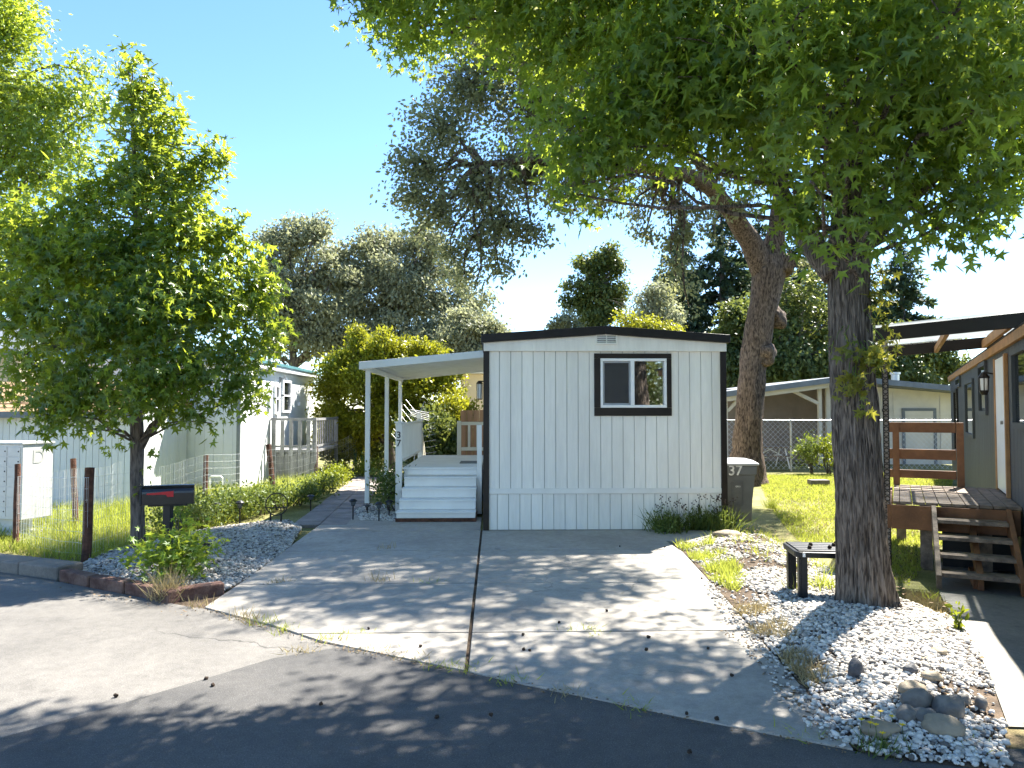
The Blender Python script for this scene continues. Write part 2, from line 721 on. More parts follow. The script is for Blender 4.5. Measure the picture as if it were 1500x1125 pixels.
def simple_tree(name, label, cat, base, lobes, trunk_r, lmat, bmat, n_clump, per, clump_r, size, seed, group=None, tmpl='dia',
                limb_r=None, fork=None, tw=.15, **kw):
    """Tree standing at base: trunk with limbs to every lobe, and a crown of leaves."""
    rng = np.random.default_rng(seed)
    root = thing(name, label, cat, base, group)
    cen = np.mean([l[:3] for l in lobes], 0)
    mb = MB()
    top = np.array(fork if fork is not None else (base[0] * .6 + cen[0] * .4, base[1] * .6 + cen[1] * .4, cen[2] * .8))
    b0 = np.array(base, float) - np.array([0, 0, .15])
    pts = [b0 + (top - b0) * t + np.array([.12 * math.sin(5 * t + seed), .1 * math.cos(4 * t + seed), 0]) * (0 if t == 0 else 1) * trunk_r * 2
           for t in np.linspace(0, 1, 9)]
    mb.tube(pts, [trunk_r * (1.25 - .25 * min(1, t * 6)) * (1 - .45 * t) for t in np.linspace(0, 1, 9)], n=12)
    for l in lobes:
        st = pts[-1] if l[2] > pts[-1][2] else pts[rng.integers(4, 8)]
        limb(mb, st, l[:3], limb_r or trunk_r * .45, .02, rng, steps=6)
    lv, C, li = leaves(lobes, cen, n_clump, per, clump_r, size, rng, tmpl=tmpl, **kw)
    if tw: twigs(mb, lobes, C, li, rng, tw, max(.008, trunk_r * .05))
    mb.build('trunk', bmat, root, smooth=True)
    tri_mesh('crown', *lv, lmat, root)
    return root


def shrub(name, label, cat, base, r, h, lmat, bmat, n, size, seed, group=None, tmpl='oval', lobes=4, up=.6, droop=-.1, stem=True,
          tint=.5):
    rng = np.random.default_rng(seed)
    root = thing(name, label, cat, base, group)
    x, y, z = base
    lb = []
    for i in range(lobes):
        a = rng.uniform(0, 6.28)
        q = r * .45 * (0 if lobes == 1 else 1)
        lb.append((x + q * math.cos(a), y + q * math.sin(a), z + h * rng.uniform(.38, .66), r * rng.uniform(.55, .8), h * rng.uniform(.32, .46)))
    per = 7
    lv, C, li = leaves(lb, (x, y, z), max(6, n // per), per, min(.09, r * .3), size, rng, droop=droop, up=up, shell=.5, tmpl=tmpl, tint_mean=tint)
    V, T, A = lv
    V[:, 2] = np.maximum(V[:, 2], z + .005)
    tri_mesh('foliage', V, T, A, lmat, root)
    if stem:
        mb = MB()
        for i in range(5):
            c = C[rng.integers(len(C))]
            limb(mb, (x + rng.normal() * r * .12, y + rng.normal() * r * .12, z - .03), c, .008 + .012 * h, .004, rng, n=5, steps=4)
        mb.build('stem', bmat, root, smooth=True)
    return root


def blades(P, z, h, w, rng, lean=.35):
    n = len(P)
    pos = np.concatenate([P, z[:, None]], 1)
    tip = np.stack([rng.normal(0, lean, n), rng.normal(0, lean, n), np.ones(n)], 1)
    nrm = np.stack([rng.normal(size=n), rng.normal(size=n), np.zeros(n) + .1], 1)
    hh = h * rng.uniform(.45, 1.25, n)
    size = np.stack([np.full(n, w) * rng.uniform(.6, 1.3, n), hh, hh], 1)
    return scatter(BLADE_V, BLADE_T, pos, tip, nrm, size, rng.uniform(0, 1, n))
# ------------------------------------------------------------------ light and sky
SUNV = Vector((.55, .60, 1.0)).normalized()
EL = math.asin(SUNV.z)
AZ = math.atan2(SUNV.x, SUNV.y)
w = bpy.data.worlds.new("World")
sc.world = w
w.use_nodes = True
wn, wl = w.node_tree.nodes, w.node_tree.links
sky = wn.new('ShaderNodeTexSky')
sky.sky_type = 'NISHITA'
sky.sun_disc = False
sky.sun_elevation = EL
sky.sun_rotation = AZ
sky.altitude = 150
sky.air_density = .85
sky.dust_density = .02
sky.ozone_density = 2.4
hs = wn.new('ShaderNodeHueSaturation')
hs.inputs['Hue'].default_value = .501
hs.inputs['Saturation'].default_value = 1.12
wl.new(sky.outputs[0], hs.inputs['Color'])
wl.new(hs.outputs[0], wn['Background'].inputs[0])
wn['Background'].inputs[1].default_value = .093
sl = bpy.data.lights.new('sun', 'SUN')
sl.energy = 5.0
sl.angle = R(.55)
sl.color = (1, .95, .86)
so = bpy.data.objects.new('sun', sl)
COL.objects.link(so)
so.location = (20, 20, 40)
so.rotation_euler = SUNV.to_track_quat('Z', 'Y').to_euler()
sc.view_settings.view_transform = 'Standard'
sc.view_settings.look = 'None'
sc.view_settings.exposure = 2.08
sc.view_settings.gamma = 1
sc.view_settings.use_curve_mapping = False
cy = sc.cycles
cy.max_bounces = 7
cy.diffuse_bounces = 4
cy.glossy_bounces = 3
cy.transmission_bounces = 5
cy.transparent_max_bounces = 8
cy.caustics_reflective = False
cy.caustics_refractive = False
cy.sample_clamp_indirect = 6
cy.use_denoising = True
cy.use_adaptive_sampling = True
cy.adaptive_threshold = .015

# ------------------------------------------------------------------ shared materials
m_white = M('white_paint', (.83, .815, .765), .5, .05, 2.5, bump=.06, bs=60)
m_siding = M('white_siding', (.85, .83, .765), .55, .08, 2.4, bump=.22, bs=30, stretch=(1, 1, .12), fine=.03, fs=30)
m_black = M('black_trim', (.018, .013, .010), .45, .2, 5)
m_roofblack = M('black_roof', (.012, .010, .010), .5, .25, 6, bump=.2, bs=50)
m_vinyl = M('vinyl_frame', (.90, .90, .90), .35, .03, 4)
m_glass = glass_mat('window_glass', .22)
m_darkglass = M('dark_glass', (.015, .018, .02), .04, .1, 1, spec=.9)
m_asphalt = concrete_mat('asphalt', (.175, .163, .146), (.115, .108, .098), .38, .3, .5, .9)
m_concrete = concrete_mat('driveway_concrete', (.385, .350, .298), (.275, .25, .215), .18, .18, .7)
m_path = concrete_mat('path_concrete', (.25, .23, .195), (.17, .158, .135), .22, .2, .6, .5)
m_dirt = M('dirt', (.085, .06, .04), .95, .5, 9, bump=.6, bs=60, fine=.4)
m_soil = M('dry_soil', (.20, .145, .08), .95, .35, 5, col2=(.27, .22, .10), bump=.5, bs=40, fine=.35)
m_turf = M('turf', (.17, .18, .045), .95, .3, 1.3, col2=(.28, .25, .10), bump=.5, bs=50, fine=.4, fs=60)
m_grass = leaf_mat('grass_blades', (.15, .22, .028), (.40, .43, .09), (.56, .60, .09), .45, .5, .25)
m_drygrass = leaf_mat('dry_grass_blades', (.30, .24, .12), (.45, .36, .19), (.4, .32, .15), .3, .7, .2)
m_pebble = tint_mat('white_pebbles', (.11, .098, .085), (.74, .69, .61), .75)
m_paver = M('paver', (.26, .225, .205), .85, .25, 3, bump=.4, bs=90, fine=.2)
m_brickedge = M('red_edging', (.135, .062, .048), .85, .4, 5, col2=(.20, .125, .095), bump=.6, bs=40, fine=.2)
m_kerb = concrete_mat('kerb_concrete', (.24, .21, .175), (.13, .115, .10), .25)
m_metal = M('grey_metal', (.42, .43, .44), .35, .1, 6, metal=.9)
m_wire = M('galvanised_wire', (.62, .64, .64), .4, .1, 6, metal=.35)
m_rust = M('rusty_post', (.10, .045, .028), .85, .45, 14, bump=.5, bs=60)
m_bplast = M('black_plastic', (.015, .015, .016), .4, .2, 6)
m_greenpost = M('green_post', (.05, .12, .05), .6, .2, 6)
m_bark = bark_mat('sweetgum_bark', (.046, .037, .031), (.235, .195, .160), .11, 58, 1.0)
m_bark2 = bark_mat('young_bark', (.075, .062, .055), (.20, .165, .14), .2, 40, .6)
m_oakbark = bark_mat('oak_bark', (.045, .032, .025), (.19, .14, .105), .3, 30, 1.0)
m_farbark = bark_mat('grey_bark', (.06, .05, .045), (.17, .15, .13), .3, 10, .4)
m_gum = leaf_mat('sweetgum_leaf', (.052, .125, .030), (.135, .225, .042), (.52, .64, .06), .5, .40, .45)
m_gum_y = leaf_mat('young_sweetgum_leaf', (.030, .095, .018), (.15, .23, .032), (.54, .64, .05), .46, .30, .6)
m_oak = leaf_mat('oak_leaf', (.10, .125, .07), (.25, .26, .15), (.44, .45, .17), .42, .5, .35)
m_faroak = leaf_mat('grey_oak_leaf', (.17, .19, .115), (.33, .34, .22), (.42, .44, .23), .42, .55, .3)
m_privet = leaf_mat('privet_leaf', (.085, .115, .012), (.32, .32, .02), (.46, .46, .03), .38, .4, .4)
m_conifer = leaf_mat('redwood_needles', (.030, .062, .042), (.080, .12, .068), (.14, .19, .07), .25, .6, .2)
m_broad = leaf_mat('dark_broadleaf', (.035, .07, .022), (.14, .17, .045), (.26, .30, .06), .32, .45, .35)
m_low = leaf_mat('low_shrub_leaf', (.045, .085, .022), (.16, .21, .05), (.26, .32, .05), .3, .5, .3)
m_bright = leaf_mat('bright_shrub_leaf', (.10, .16, .015), (.26, .30, .03), (.38, .42, .03), .4, .45, .3)
m_maple = leaf_mat('sucker_leaf', (.09, .19, .022), (.21, .31, .035), (.5, .6, .06), .42, .42, .4)
m_sprout = leaf_mat('sprout_leaf', (.10, .17, .02), (.24, .22, .035), (.42, .40, .05), .42, .42, .4)
m_seed = M('seed_ball', (.045, .030, .020), .9, .4, 60, bump=.5, bs=200)
m_redwoodpaint = M('redwood_stain', (.20, .088, .038), .6, .3, 3, bump=.25, bs=40, stretch=(1, 1, 1))
m_weathered = M('weathered_boards', (.20, .15, .11), .75, .45, 9, bump=.3, bs=40, fine=.15)
m_greysiding = M('charcoal_siding', (.072, .078, .085), .65, .12, 3, bump=.3, bs=40, stretch=(1, 1, .15))
m_cedar = M('cedar_trim', (.38, .20, .085), .6, .2, 4, bump=.2, bs=50)
m_cream = M('cream_paint', (.70, .66, .54), .55, .06, 3)

# ------------------------------------------------------------------ the ground
axx = np.unique(np.concatenate([np.linspace(-400, -32, 12), np.arange(-30, -3, 1.5), np.arange(-3, 12, .35), np.arange(12, 34, 1.5), np.linspace(36, 400, 12)]))
axy = np.unique(np.concatenate([np.linspace(-60, -6, 8), np.arange(-5, 22, .5), np.arange(22, 62, 3), np.linspace(66, 700, 10)]))
gx, gy = np.meshgrid(axx, axy)
gzv = gz(gx, gy) - .045
nx, ny = len(axx), len(axy)
gmb = MB()
gmb.v = list(zip(gx.ravel().tolist(), gy.ravel().tolist(), gzv.ravel().tolist()))
gmb.f = [(j * nx + i, j * nx + i + 1, (j + 1) * nx + i + 1, (j + 1) * nx + i) for j in range(ny - 1) for i in range(nx - 1)]
g = gmb.build('ground', m_turf, smooth=True)
g['kind'] = 'structure'

X2 = lambda pts, z=0.0: [tuple(gp(a, b, z))[:2] for a, b in pts]
EDGE = X2([(0, 836), (85, 850), (180, 868), (275, 886)])
FRONT = X2([(300, 889), (345, 901), (400, 915), (470, 938), (560, 957), (683, 982), (760, 1000), (850, 1018), (1000, 1049), (1130, 1074), (1250, 1097)])
d0 = np.array(EDGE[0]) - np.array(EDGE[2])
d0 = d0 / np.linalg.norm(d0)
far = tuple(np.array(EDGE[0]) + d0 * 45)
RB = X2([(1310, 1108), (1478, 1094)])
rfar = (12, 3.1)
road_poly = [far] + EDGE + FRONT + RB + [rfar, (45, 1), (45, -50), (-70, -50)]
sheet('road', road_poly, -.014, m_asphalt, res=6.0)
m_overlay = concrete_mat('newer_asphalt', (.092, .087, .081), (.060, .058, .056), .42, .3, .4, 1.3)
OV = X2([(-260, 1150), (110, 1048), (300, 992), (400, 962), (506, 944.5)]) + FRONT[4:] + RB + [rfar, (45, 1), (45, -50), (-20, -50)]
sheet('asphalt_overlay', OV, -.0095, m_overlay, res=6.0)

# driveway slabs with open joints
DL = X2([(475, 764), (425, 800), (365, 845)])
DR = X2([(1250, 1097), (1180, 1012), (1110, 932), (1068, 882), (1040, 852), (1000, 808), (975, 792)])
DP = list(reversed(X2([(475, 764), (425, 800), (365, 845), (300, 889)]))) + FRONT[1:-1] + DR
DP = X2([(300, 889)]) + FRONT[1:] + DR[1:] + [(3.3, 9.2), (3.3, 10.75), (-.2, 10.75), (-.2, 11.9), tuple(gp(490, 752))[:2]] + DL


def clip(poly, p, n):
    out = []
    for i in range(len(poly)):
        a, b = poly[i], poly[(i + 1) % len(poly)]
        da = (a[0] - p[0]) * n[0] + (a[1] - p[1]) * n[1]
        db = (b[0] - p[0]) * n[0] + (b[1] - p[1]) * n[1]
        if da >= 0: out.append(a)
        if (da >= 0) != (db >= 0):
            t = da / (da - db)
            out.append((a[0] + (b[0] - a[0]) * t, a[1] + (b[1] - a[1]) * t))
    return out


JA, JB = np.array(gp(683, 981))[:2], np.array(gp(706, 772))[:2]
jd = (JB - JA) / np.linalg.norm(JB - JA)
jn = np.array([jd[1], -jd[0]])          # towards the right column
rows = [3.0, float(gp(700, 926).y), float(gp(700, 854).y), float(gp(700, 806).y), 10.57, 12.6]
mb = MB()
for side in (-1, 1):
    pcol = clip(DP, JA + jn * side * .014, jn * side)
    for a, b in zip(rows[:-1], rows[1:]):
        q = clip(clip(pcol, (0, a + .010), (0, 1)), (0, b - .010), (0, -1))
        if len(q) >= 3:
            mb.prism([(x, y, -.10) for x, y in q], (0, 0, .10))
drive = mb.build('driveway', m_concrete, bevel=.006)
drive['kind'] = 'structure'
sheet('driveway_bed', [(p[0], p[1]) for p in DP], -.022, m_dirt)

# neighbour's concrete walk
NW = X2([(1376, 856), (1400, 900), (1418, 938), (1447, 1002), (1478, 1092)], -.12)
sheet('concrete_walk', NW + [(12, 3.2), (14, 8), (9, 12), (5.6, 9.2)], -.018, m_path, res=.6, hfun=gz)

# gravel beds: a soil mound under the stones
GR = X2([(1205, 1068), (1262, 1100), (1330, 1112), (1478, 1128)]) + X2([(1470, 1070), (1444, 1000), (1412, 932), (1392, 893), (1330, 880)], -.1) + \
     X2([(1245, 830), (1180, 795), (1120, 768), (1075, 778), (985, 795), (1002, 808), (1042, 852), (1070, 882), (1112, 932), (1182, 1012)])
GL = X2([(92, 838), (180, 855), (235, 866), (325, 868), (365, 845), (425, 800), (443, 772), (420, 762), (360, 768), (300, 775), (240, 790), (165, 806)])


def mound(poly, h, wd, seed):
    def f(x, y):
        P = np.array([[x, y]], float)
        ins = in_poly(P, poly)[0]
        d = edge_dist(P, poly)[0]
        n = .03 * mnoise.noise(Vector((x * 1.4, y * 1.4, seed)))
        return float(gz(x, y)) + (h * float(sst(d, 0, wd)) + n * float(sst(d, 0, .3)) if ins else 0)
    return f


TREE = (3.02, 5.95)
_mr = mound(GR, .07, .5, 1)
mound_r = lambda x, y: _mr(x, y) * (1 - .9 * math.exp(-((x - 2.95) ** 2 + (y - 6.6) ** 2) / .25)) + .06 * math.exp(-((x - TREE[0]) ** 2 + (y - TREE[1]) ** 2) / .5)
_ml = mound(GL, .06, .5, 3)
sheet('gravel_bed', GR, -.008, m_dirt, res=.22, hfun=mound_r)
sheet('gravel_bed', GL, -.008, m_dirt, res=.3, hfun=_ml)


def pebbles(name, poly, n, rng, hf, s0, s1, dens=None, label=None, tk=1.0):
    P = sample_poly(poly, n, rng)
    if dens is not None:
        P = P[rng.uniform(size=len(P)) < dens(P)]
    n = len(P)
    z = np.array([hf(x, y) for x, y in P])
    s = (s0 + (s1 - s0) * rng.uniform(0, 1, n) ** 1.6) * rng.choice([.7, 1, 1, 1.5], n)
    sz = np.stack([s * rng.uniform(.8, 1.3, n), s * rng.uniform(.7, 1.1, n), s * rng.uniform(.5, .8, n)], 1)
    a = rng.uniform(0, 6.283, n)
    tip = np.stack([np.cos(a), np.sin(a), rng.normal(0, .25, n)], 1)
    nrm = np.stack([rng.normal(0, .3, n), rng.normal(0, .3, n), np.ones(n)], 1)
    pos = np.concatenate([P, (z + s * rng.uniform(.1, .6, n))[:, None]], 1)
    wob = 1 + rng.uniform(-.16, .16, PEB_V.shape)
    t = tk * np.clip(1 - np.abs(rng.normal(0, .5, n)), 0, 1)
    o = tri_mesh(name, *scatter(PEB_V * wob, PEB_T, pos, tip, nrm, sz, t), m_pebble, smooth=True)
    return tag(o, label, 'gravel', kind='stuff')


def dens_r(P):
    y = P[:, 1]
    near = 1 - sst(y, 6.6, 9.5) * .55
    n = np.array([mnoise.noise(Vector((x * 1.6, yy * 1.6, 4))) for x, yy in P])
    return np.clip(near - sst(n, -.1, .35) * sst(y, 6.0, 7.6) * .9 - sst(n, .18, .42) * .6 - .45 * sst(-edge_dist(P, GR), -.16, -.02), .05, 1)


pebbles('white_gravel', GR, 44000, RNG, mound_r, .0085, .0175, dens_r, 'white pebbles heaped round the big tree trunk')
pebbles('white_gravel', GL, 24000, RNG, _ml, .009, .018, None, 'white pebbles filling the bed behind the red edging', .78)
# strays on the concrete beside the bed
SP = X2([(1250, 1097), (1110, 932), (1040, 852), (1030, 860), (1060, 905), (1150, 1040), (1230, 1100)])
pebbles('white_gravel', SP, 900, RNG, lambda x, y: .003, .006, .015, lambda P: np.exp(-edge_dist(P, GR) * 9), 'stray white pebbles spilled on the driveway edge')
GC = X2([(528, 762), (585, 763), (583, 742), (540, 738), (520, 748)])
sheet('gravel_bed', GC, -.006, m_dirt)
pebbles('white_gravel', GC, 3000, RNG, lambda x, y: 0, .010, .018, None, 'white pebbles under the carport posts')
GB = X2([(560, 725), (585, 720), (590, 672), (575, 668), (556, 690)])
sheet('gravel_bed', GB, -.006, m_dirt)
pebbles('white_gravel', GB, 1800, RNG, lambda x, y: 0, .02, .032, None, 'white pebbles in the sun behind the carport')

sheet('soil', X2([(250, 868), (345, 866), (335, 893), (262, 892)]), -.027, m_dirt)
sheet('soil', X2([(1440, 1010), (1500, 1040), (1560, 1125), (1460, 1125)], -.06), -.03, m_soil, res=.3, hfun=gz)
# paver path beside the hedge
mb = MB()
pa, pb = np.array(gp(468, 769))[:2], np.array(gp(543, 700))[:2]
pd = (pb - pa); pl_ = np.linalg.norm(pd); pd = pd / pl_; pn = np.array([pd[1], -pd[0]])
k = 0
while k * .31 < pl_:
    for j in (-1, 0):
        o = pa + pd * (k * .31) + pn * (j * .41)
        hgt = random.uniform(-.004, .006)
        mb.pbox((o[0], o[1], -.06), (*(pd * .298), 0), (*(pn * .40), 0), (0, 0, .065 + hgt))
    k += 1
p_ = mb.build('garden_path', m_paver, bevel=.008)
p_['kind'] = 'structure'

# concrete kerb along the lawn
ka, kb = np.array(EDGE[0]), np.array(gp(84, 846))[:2]
kd = (ka - kb) / np.linalg.norm(ka - kb)
kn = np.array([kd[1], -kd[0]])
if kn[1] < 0: kn = -kn
mb = MB()
t = 0
while t < 30:
    o = kb + kd * t
    mb.pbox((o[0], o[1], -.1), (*(kd * .595), 0), (*(kn * .30), 0), (0, 0, .205))
    t += .6
k_ = mb.build('kerb', m_kerb, bevel=.02)
k_['kind'] = 'structure'
# red edging blocks: each one lies loose on the ground
spots = [((86, 848), (128, 858)), ((131, 858), (180, 867)), ((182, 867), (232, 878)), ((186 + 47, 879), (246, 882)), ((258, 878), (330, 868))]
el = ['end block of the red edging nearest the concrete kerb', 'red edging block in front of the rusty corner post',
      'red edging block in front of the slim tree trunk', 'short red edging stub touching the dry grass tuft',
      'long red edging block angled towards the driveway']
for (a, b), lb in zip(spots, el):
    A, B = gp(*a), gp(*b)
    d = (B - A); L_ = d.length; d.normalize()
    n = Vector((-d.y, d.x, 0))
    if n.y < 0: n = -n
    mb = MB()
    mb.pbox(A + Vector((0, 0, -.05)), d * L_ * .985, n * .13, (0, 0, .14))
    o = mb.build('edging_block', m_brickedge, bevel=.014)
    tag(o, lb, 'edging', 'red edging blocks along the gravel bed')

# ------------------------------------------------------------------ grass
LAWN = X2([(0, 806), (80, 816), (135, 822), (170, 806), (245, 786), (300, 772), (360, 758), (440, 735), (520, 697), (500, 683), (465, 690), (352, 722), (275, 705), (272, 720), (205, 742), (0, 752)]) + [(-12, 14), (-12, 10.5)]
P = sample_poly(LAWN, 42000, RNG)
P = P[P[:, 0] > -8.8]
hv = np.array([mnoise.noise(Vector((x * .9, y * .9, 0))) for x, y in P])
keep = RNG.uniform(size=len(P)) < np.clip(.95 + hv * .9, .25, 1)
P, hv = P[keep], hv[keep]
hh = .10 + .12 * np.clip(hv + .2, 0, 1) + .10 * sst(P[:, 1], 9.5, 12)
g1 = blades(P, gz(P[:, 0], P[:, 1]) - .03, hh, .011, RNG, .4)
tag(tri_mesh('grass', *g1, m_grass), 'long sunlit grass inside the wire fence', 'grass', kind='stuff')
P = sample_poly(LAWN, 7000, RNG)
P = P[(P[:, 0] > -8.8) & (P[:, 1] < 11)]
g2 = blades(P, gz(P[:, 0], P[:, 1]) - .03, .08, .010, RNG, .7)
tag(tri_mesh('grass', *g2, m_drygrass), 'dry straw grass by the concrete kerb', 'grass', kind='stuff')
BACK = X2([(1105, 695), (1395, 690), (1395, 760)]) + X2([(1330, 850)], -.17) + X2([(1240, 800), (1180, 780), (1130, 735)])
P = sample_poly(BACK, 52000, RNG)
hv = np.array([mnoise.noise(Vector((x * .8, y * .8, 2))) for x, y in P])
P = P[RNG.uniform(size=len(P)) < np.clip(.9 + hv * .8, .3, 1)]
g3 = blades(P, gz(P[:, 0], P[:, 1]) - .04, .065, .014, RNG, .6)
tag(tri_mesh('grass', *g3, m_grass), 'short bright lawn in front of the chain link fence', 'grass', kind='stuff')
P = sample_poly(BACK, 9000, RNG)
g4 = blades(P, gz(P[:, 0], P[:, 1]) - .04, .05, .014, RNG, .8)
tag(tri_mesh('grass', *g4, m_drygrass), 'dry yellow blades mixed into the back lawn', 'grass', kind='stuff')
# rough grass at the edge of the right bed and between the stones
E2 = X2([(985, 795), (1040, 800), (1085, 840), (1080, 870), (1042, 852), (1002, 808)])
P = np.concatenate([sample_poly(E2, 2600, RNG), sample_poly(X2([(1100, 755), (1190, 790), (1230, 830), (1150, 850), (1060, 800)]), 900, RNG)])
hv = np.array([mnoise.noise(Vector((x * 3, y * 3, 7))) for x, y in P])
P = P[hv > -.05]
z = np.array([mound_r(x, y) for x, y in P])
tag(tri_mesh('grass', *blades(P, z - .01, .13, .009, RNG, .6), m_grass), 'weedy grass between driveway and white pebbles', 'grass', kind='stuff')
E3 = X2([(1075, 890), (1110, 935), (1185, 1010), (1215, 1000), (1150, 925), (1100, 870)])
P = sample_poly(E3, 2400, RNG)
hv = np.array([mnoise.noise(Vector((x * 3.3, y * 3.3, 11))) for x, y in P])
P = P[hv > .02]
z = np.array([mound_r(x, y) for x, y in P])
tag(tri_mesh('grass', *blades(P, z - .01, .10, .008, RNG, .9), m_drygrass), 'dry straw lying on the pebble bank', 'grass', kind='stuff')
E4 = X2([(1320, 850), (1375, 860), (1395, 895), (1330, 885)], -.1)
P = sample_poly(E4, 1500, RNG)
z = np.array([mound_r(x, y) for x, y in P])
tag(tri_mesh('grass', *blades(P, z - .01, .07, .008, RNG, .9), m_drygrass), 'thin dry grass beside the wooden steps', 'grass', kind='stuff')

# tufts in the joints and seed balls: single small things
tufts = [(293, 887, .12), (350, 904, .13), (372, 909, .10), (393, 913, .13), (420, 922, .09), (480, 935, .10), (495, 938, .06), (437, 953, .05), (408, 853, .08),
         (846, 922, .06), (872, 923, .04), (520, 927, .05), (548, 951, .07), (583, 958, .05), (614, 965, .05), (656, 976, .06), (680, 980, .06), (740, 997, .07),
         (844, 1016, .06), (563, 803, .13), (552, 850, .16), (634, 853, .06), (930, 1036, .04), (1188, 1080, .05), (1030, 805, .12)]
T0 = None
for i, (a, b, h) in enumerate(tufts):
    p = gp(a, b)
    if i % 3 == 0 or T0 is None:
        n = 34
        P = RNG.normal(0, .045, (n, 2)) * np.array([1.7, 1])
        V, T, A = blades(P, np.zeros(n) - .02, .1, .007, RNG, .55)
        T0 = tri_mesh('grass_tuft', V, T, A, m_grass if i % 2 else m_drygrass)
        T0.location = p
        q = T0
    else:
        q = T0.copy(); COL.objects.link(q); q.location = p
        q.rotation_euler = (0, 0, random.uniform(0, 6))
    q.scale = (1, 1, h / .1)
    tag(q, 'small weed tuft growing out of a joint or edge of the concrete driveway', 'weed', 'weeds in the driveway joints')
balls = [(819, 913), (766, 931), (776, 954), (767, 953), (889, 896), (950, 935), (947, 953), (1037, 951), (719, 1049), (1010, 1104), (908, 801), (1072, 991), (1028, 848),
         (1041, 860), (974, 802), (1050, 1055), (1006, 1047), (540, 922), (616, 948), (640, 1049), (1180, 947), (1190, 1030), (470, 1030), (312, 1003), (170, 1018), (302, 993)]
mb = MB().rock((0, 0, .014), (.019, .019, .018), 3, 2, .1)
vs = []
for i, v in enumerate(mb.v):
    c = Vector((0, 0, .014)); d = Vector(v) - c
    vs.append(tuple(c + d * (1.22 if i % 3 == 0 else .92)))
mb.v = vs
B0 = mb.build('seed_ball', m_seed, local=True)
for i, (a, b) in enumerate(balls):
    q = B0 if i == 0 else B0.copy()
    if i: COL.objects.link(q)
    p = gp(a, b)
    q.location = (p.x, p.y, -.012 if b > 985 and a < 700 else .001)
    q.rotation_euler = (0, 0, i)
    q.scale = [random.uniform(.5, .72)] * 3
    tag(q, 'small dark spiky seed ball dropped on the driveway or road', 'seed ball', 'fallen seed balls')

# ------------------------------------------------------------------ rocks
m_rock = M('river_rock', (.13, .125, .12), .6, .3, 6, col2=(.25, .22, .18), bump=.2, bs=50)
m_rockd = M('dark_rock', (.075, .075, .08), .7, .3, 6, bump=.4, bs=40)
m_rockt = M('tan_rock', (.27, .22, .155), .75, .25, 6, bump=.35, bs=40)
rocks = [(1391, 1054, .085, .06, m_rock, 'largest round grey river rock of the group at the bed tip', .3), (1342, 1048, .075, .05, m_rock, 'grey river rock topping the group at the bed tip', .1),
         (1328, 1066, .055, .035, m_rock, 'small round grey rock beside the yellow flowers', .5), (1355, 1067, .06, .033, m_rock, 'flat grey rock wedged between the larger river rocks', .2),
         (1382, 1080, .085, .045, m_rockt, 'long tan river rock lying lowest on the gravel', -.4), (1288, 1079, .09, .034, m_rockt, 'flat tan stone behind the small green tuft', 0),
         (1336, 1032, .075, .035, m_rockt, 'half buried brown stone behind the grey rocks', .2), (1254, 1005, .05, .05, m_rockd, 'dark upright rock sunk in the pebble bank', .5),
         (1334, 1005, .04, .028, m_rockd, 'small dark grey rock alone in the sunny pebbles', .1), (1376, 967, .06, .022, m_rockt, 'flat broken tan stone on the sunny gravel', .5),
         (1412, 1036, .045, .03, m_rock, 'small grey rock behind the largest river rock', .9), (1437, 1040, .04, .035, m_rock, 'small pale rock near the concrete walk', 1.2),
         (1066, 790, .17, .05, m_rockt, 'pale flat stone beside the weeds at the house corner', .2), (1365, 1010, .06, .025, m_rockt, 'low tan stone half hidden among pebbles', .2)]
for i, (a, b, r, h, mt, lb, rot) in enumerate(rocks):
    p = gp(a, b)
    z = mound_r(p.x, p.y) if i != 12 else .02
    r, h = r * 1.15, h * 1.25
    mb = MB().rock((0, 0, h * .6), (r, r * .68, h), i + 2, 3, .16)
    o = mb.build('rock', mt, smooth=True, local=True)
    o.location = (p.x, p.y, z + .004)
    o.rotation_euler = (0, 0, rot)
    tag(o, lb, 'rock', 'rocks in the gravel bed')
# ================================================================== the mobile home
def boards(mb, x0, x1, y, z0, z1, bw=.162, gap=.007, th=.018, hole=None, rng=None, off=0.0):
    """Vertical boards on a wall that faces -Y at y."""
    x = x0 - off
    while x < x1 - .004:
        a, b = max(x, x0) + (gap / 2 if x > x0 else 0), min(x + bw, x1) - gap / 2
        x += bw
        if b - a < .01: continue
        if hole and b > hole[0] and a < hole[1]:
            segs = [(a, b, z0, hole[2]), (a, b, hole[3], z1)]
            if a < hole[0]: segs.append((a, hole[0], hole[2], hole[3]))
            if b > hole[1]: segs.append((hole[1], b, hole[2], hole[3]))
        else:
            segs = [(a, b, z0, z1)]
        for s in segs:
            if s[3] - s[2] > .01: mb.box(s[0], s[1], y, y + th, s[2], s[3])


YF = 10.6
XL, XR = -.157, 3.357
home = thing('mobile_home', 'white mobile home with black roof edge, black corner trims and one sliding window', 'mobile home', (1.6, YF, 0))
mb = MB(); boards(mb, XL + .07, XR - .07, YF, .585, 2.58, hole=(1.53, 2.49, 1.745, 2.46)); fw = mb.build('front_wall', m_siding, home, bevel=.003)
m_groove = M('siding_backing', (.30, .30, .29), .8, .1, 3)
mb = MB()
mb.box(XL + .03, 1.53, YF + .0185, YF + .09, .0, 2.72); mb.box(2.49, XR - .03, YF + .0185, YF + .09, 0, 2.72)
mb.box(1.53, 2.49, YF + .0185, YF + .09, 0, 1.745); mb.box(1.53, 2.49, YF + .0185, YF + .09, 2.46, 2.72)
mb.build('wall_backing', m_groove, home)
mb = MB(); boards(mb, XL + .07, XR - .07, YF + .004, .005, .512, off=.03); mb.build('skirting', m_siding, home, bevel=.003)
mb = MB(); mb.box(XL + .07, XR - .07, YF - .016, YF + .016, .515, .592); mb.build('belly_band', m_white, home, bevel=.004)
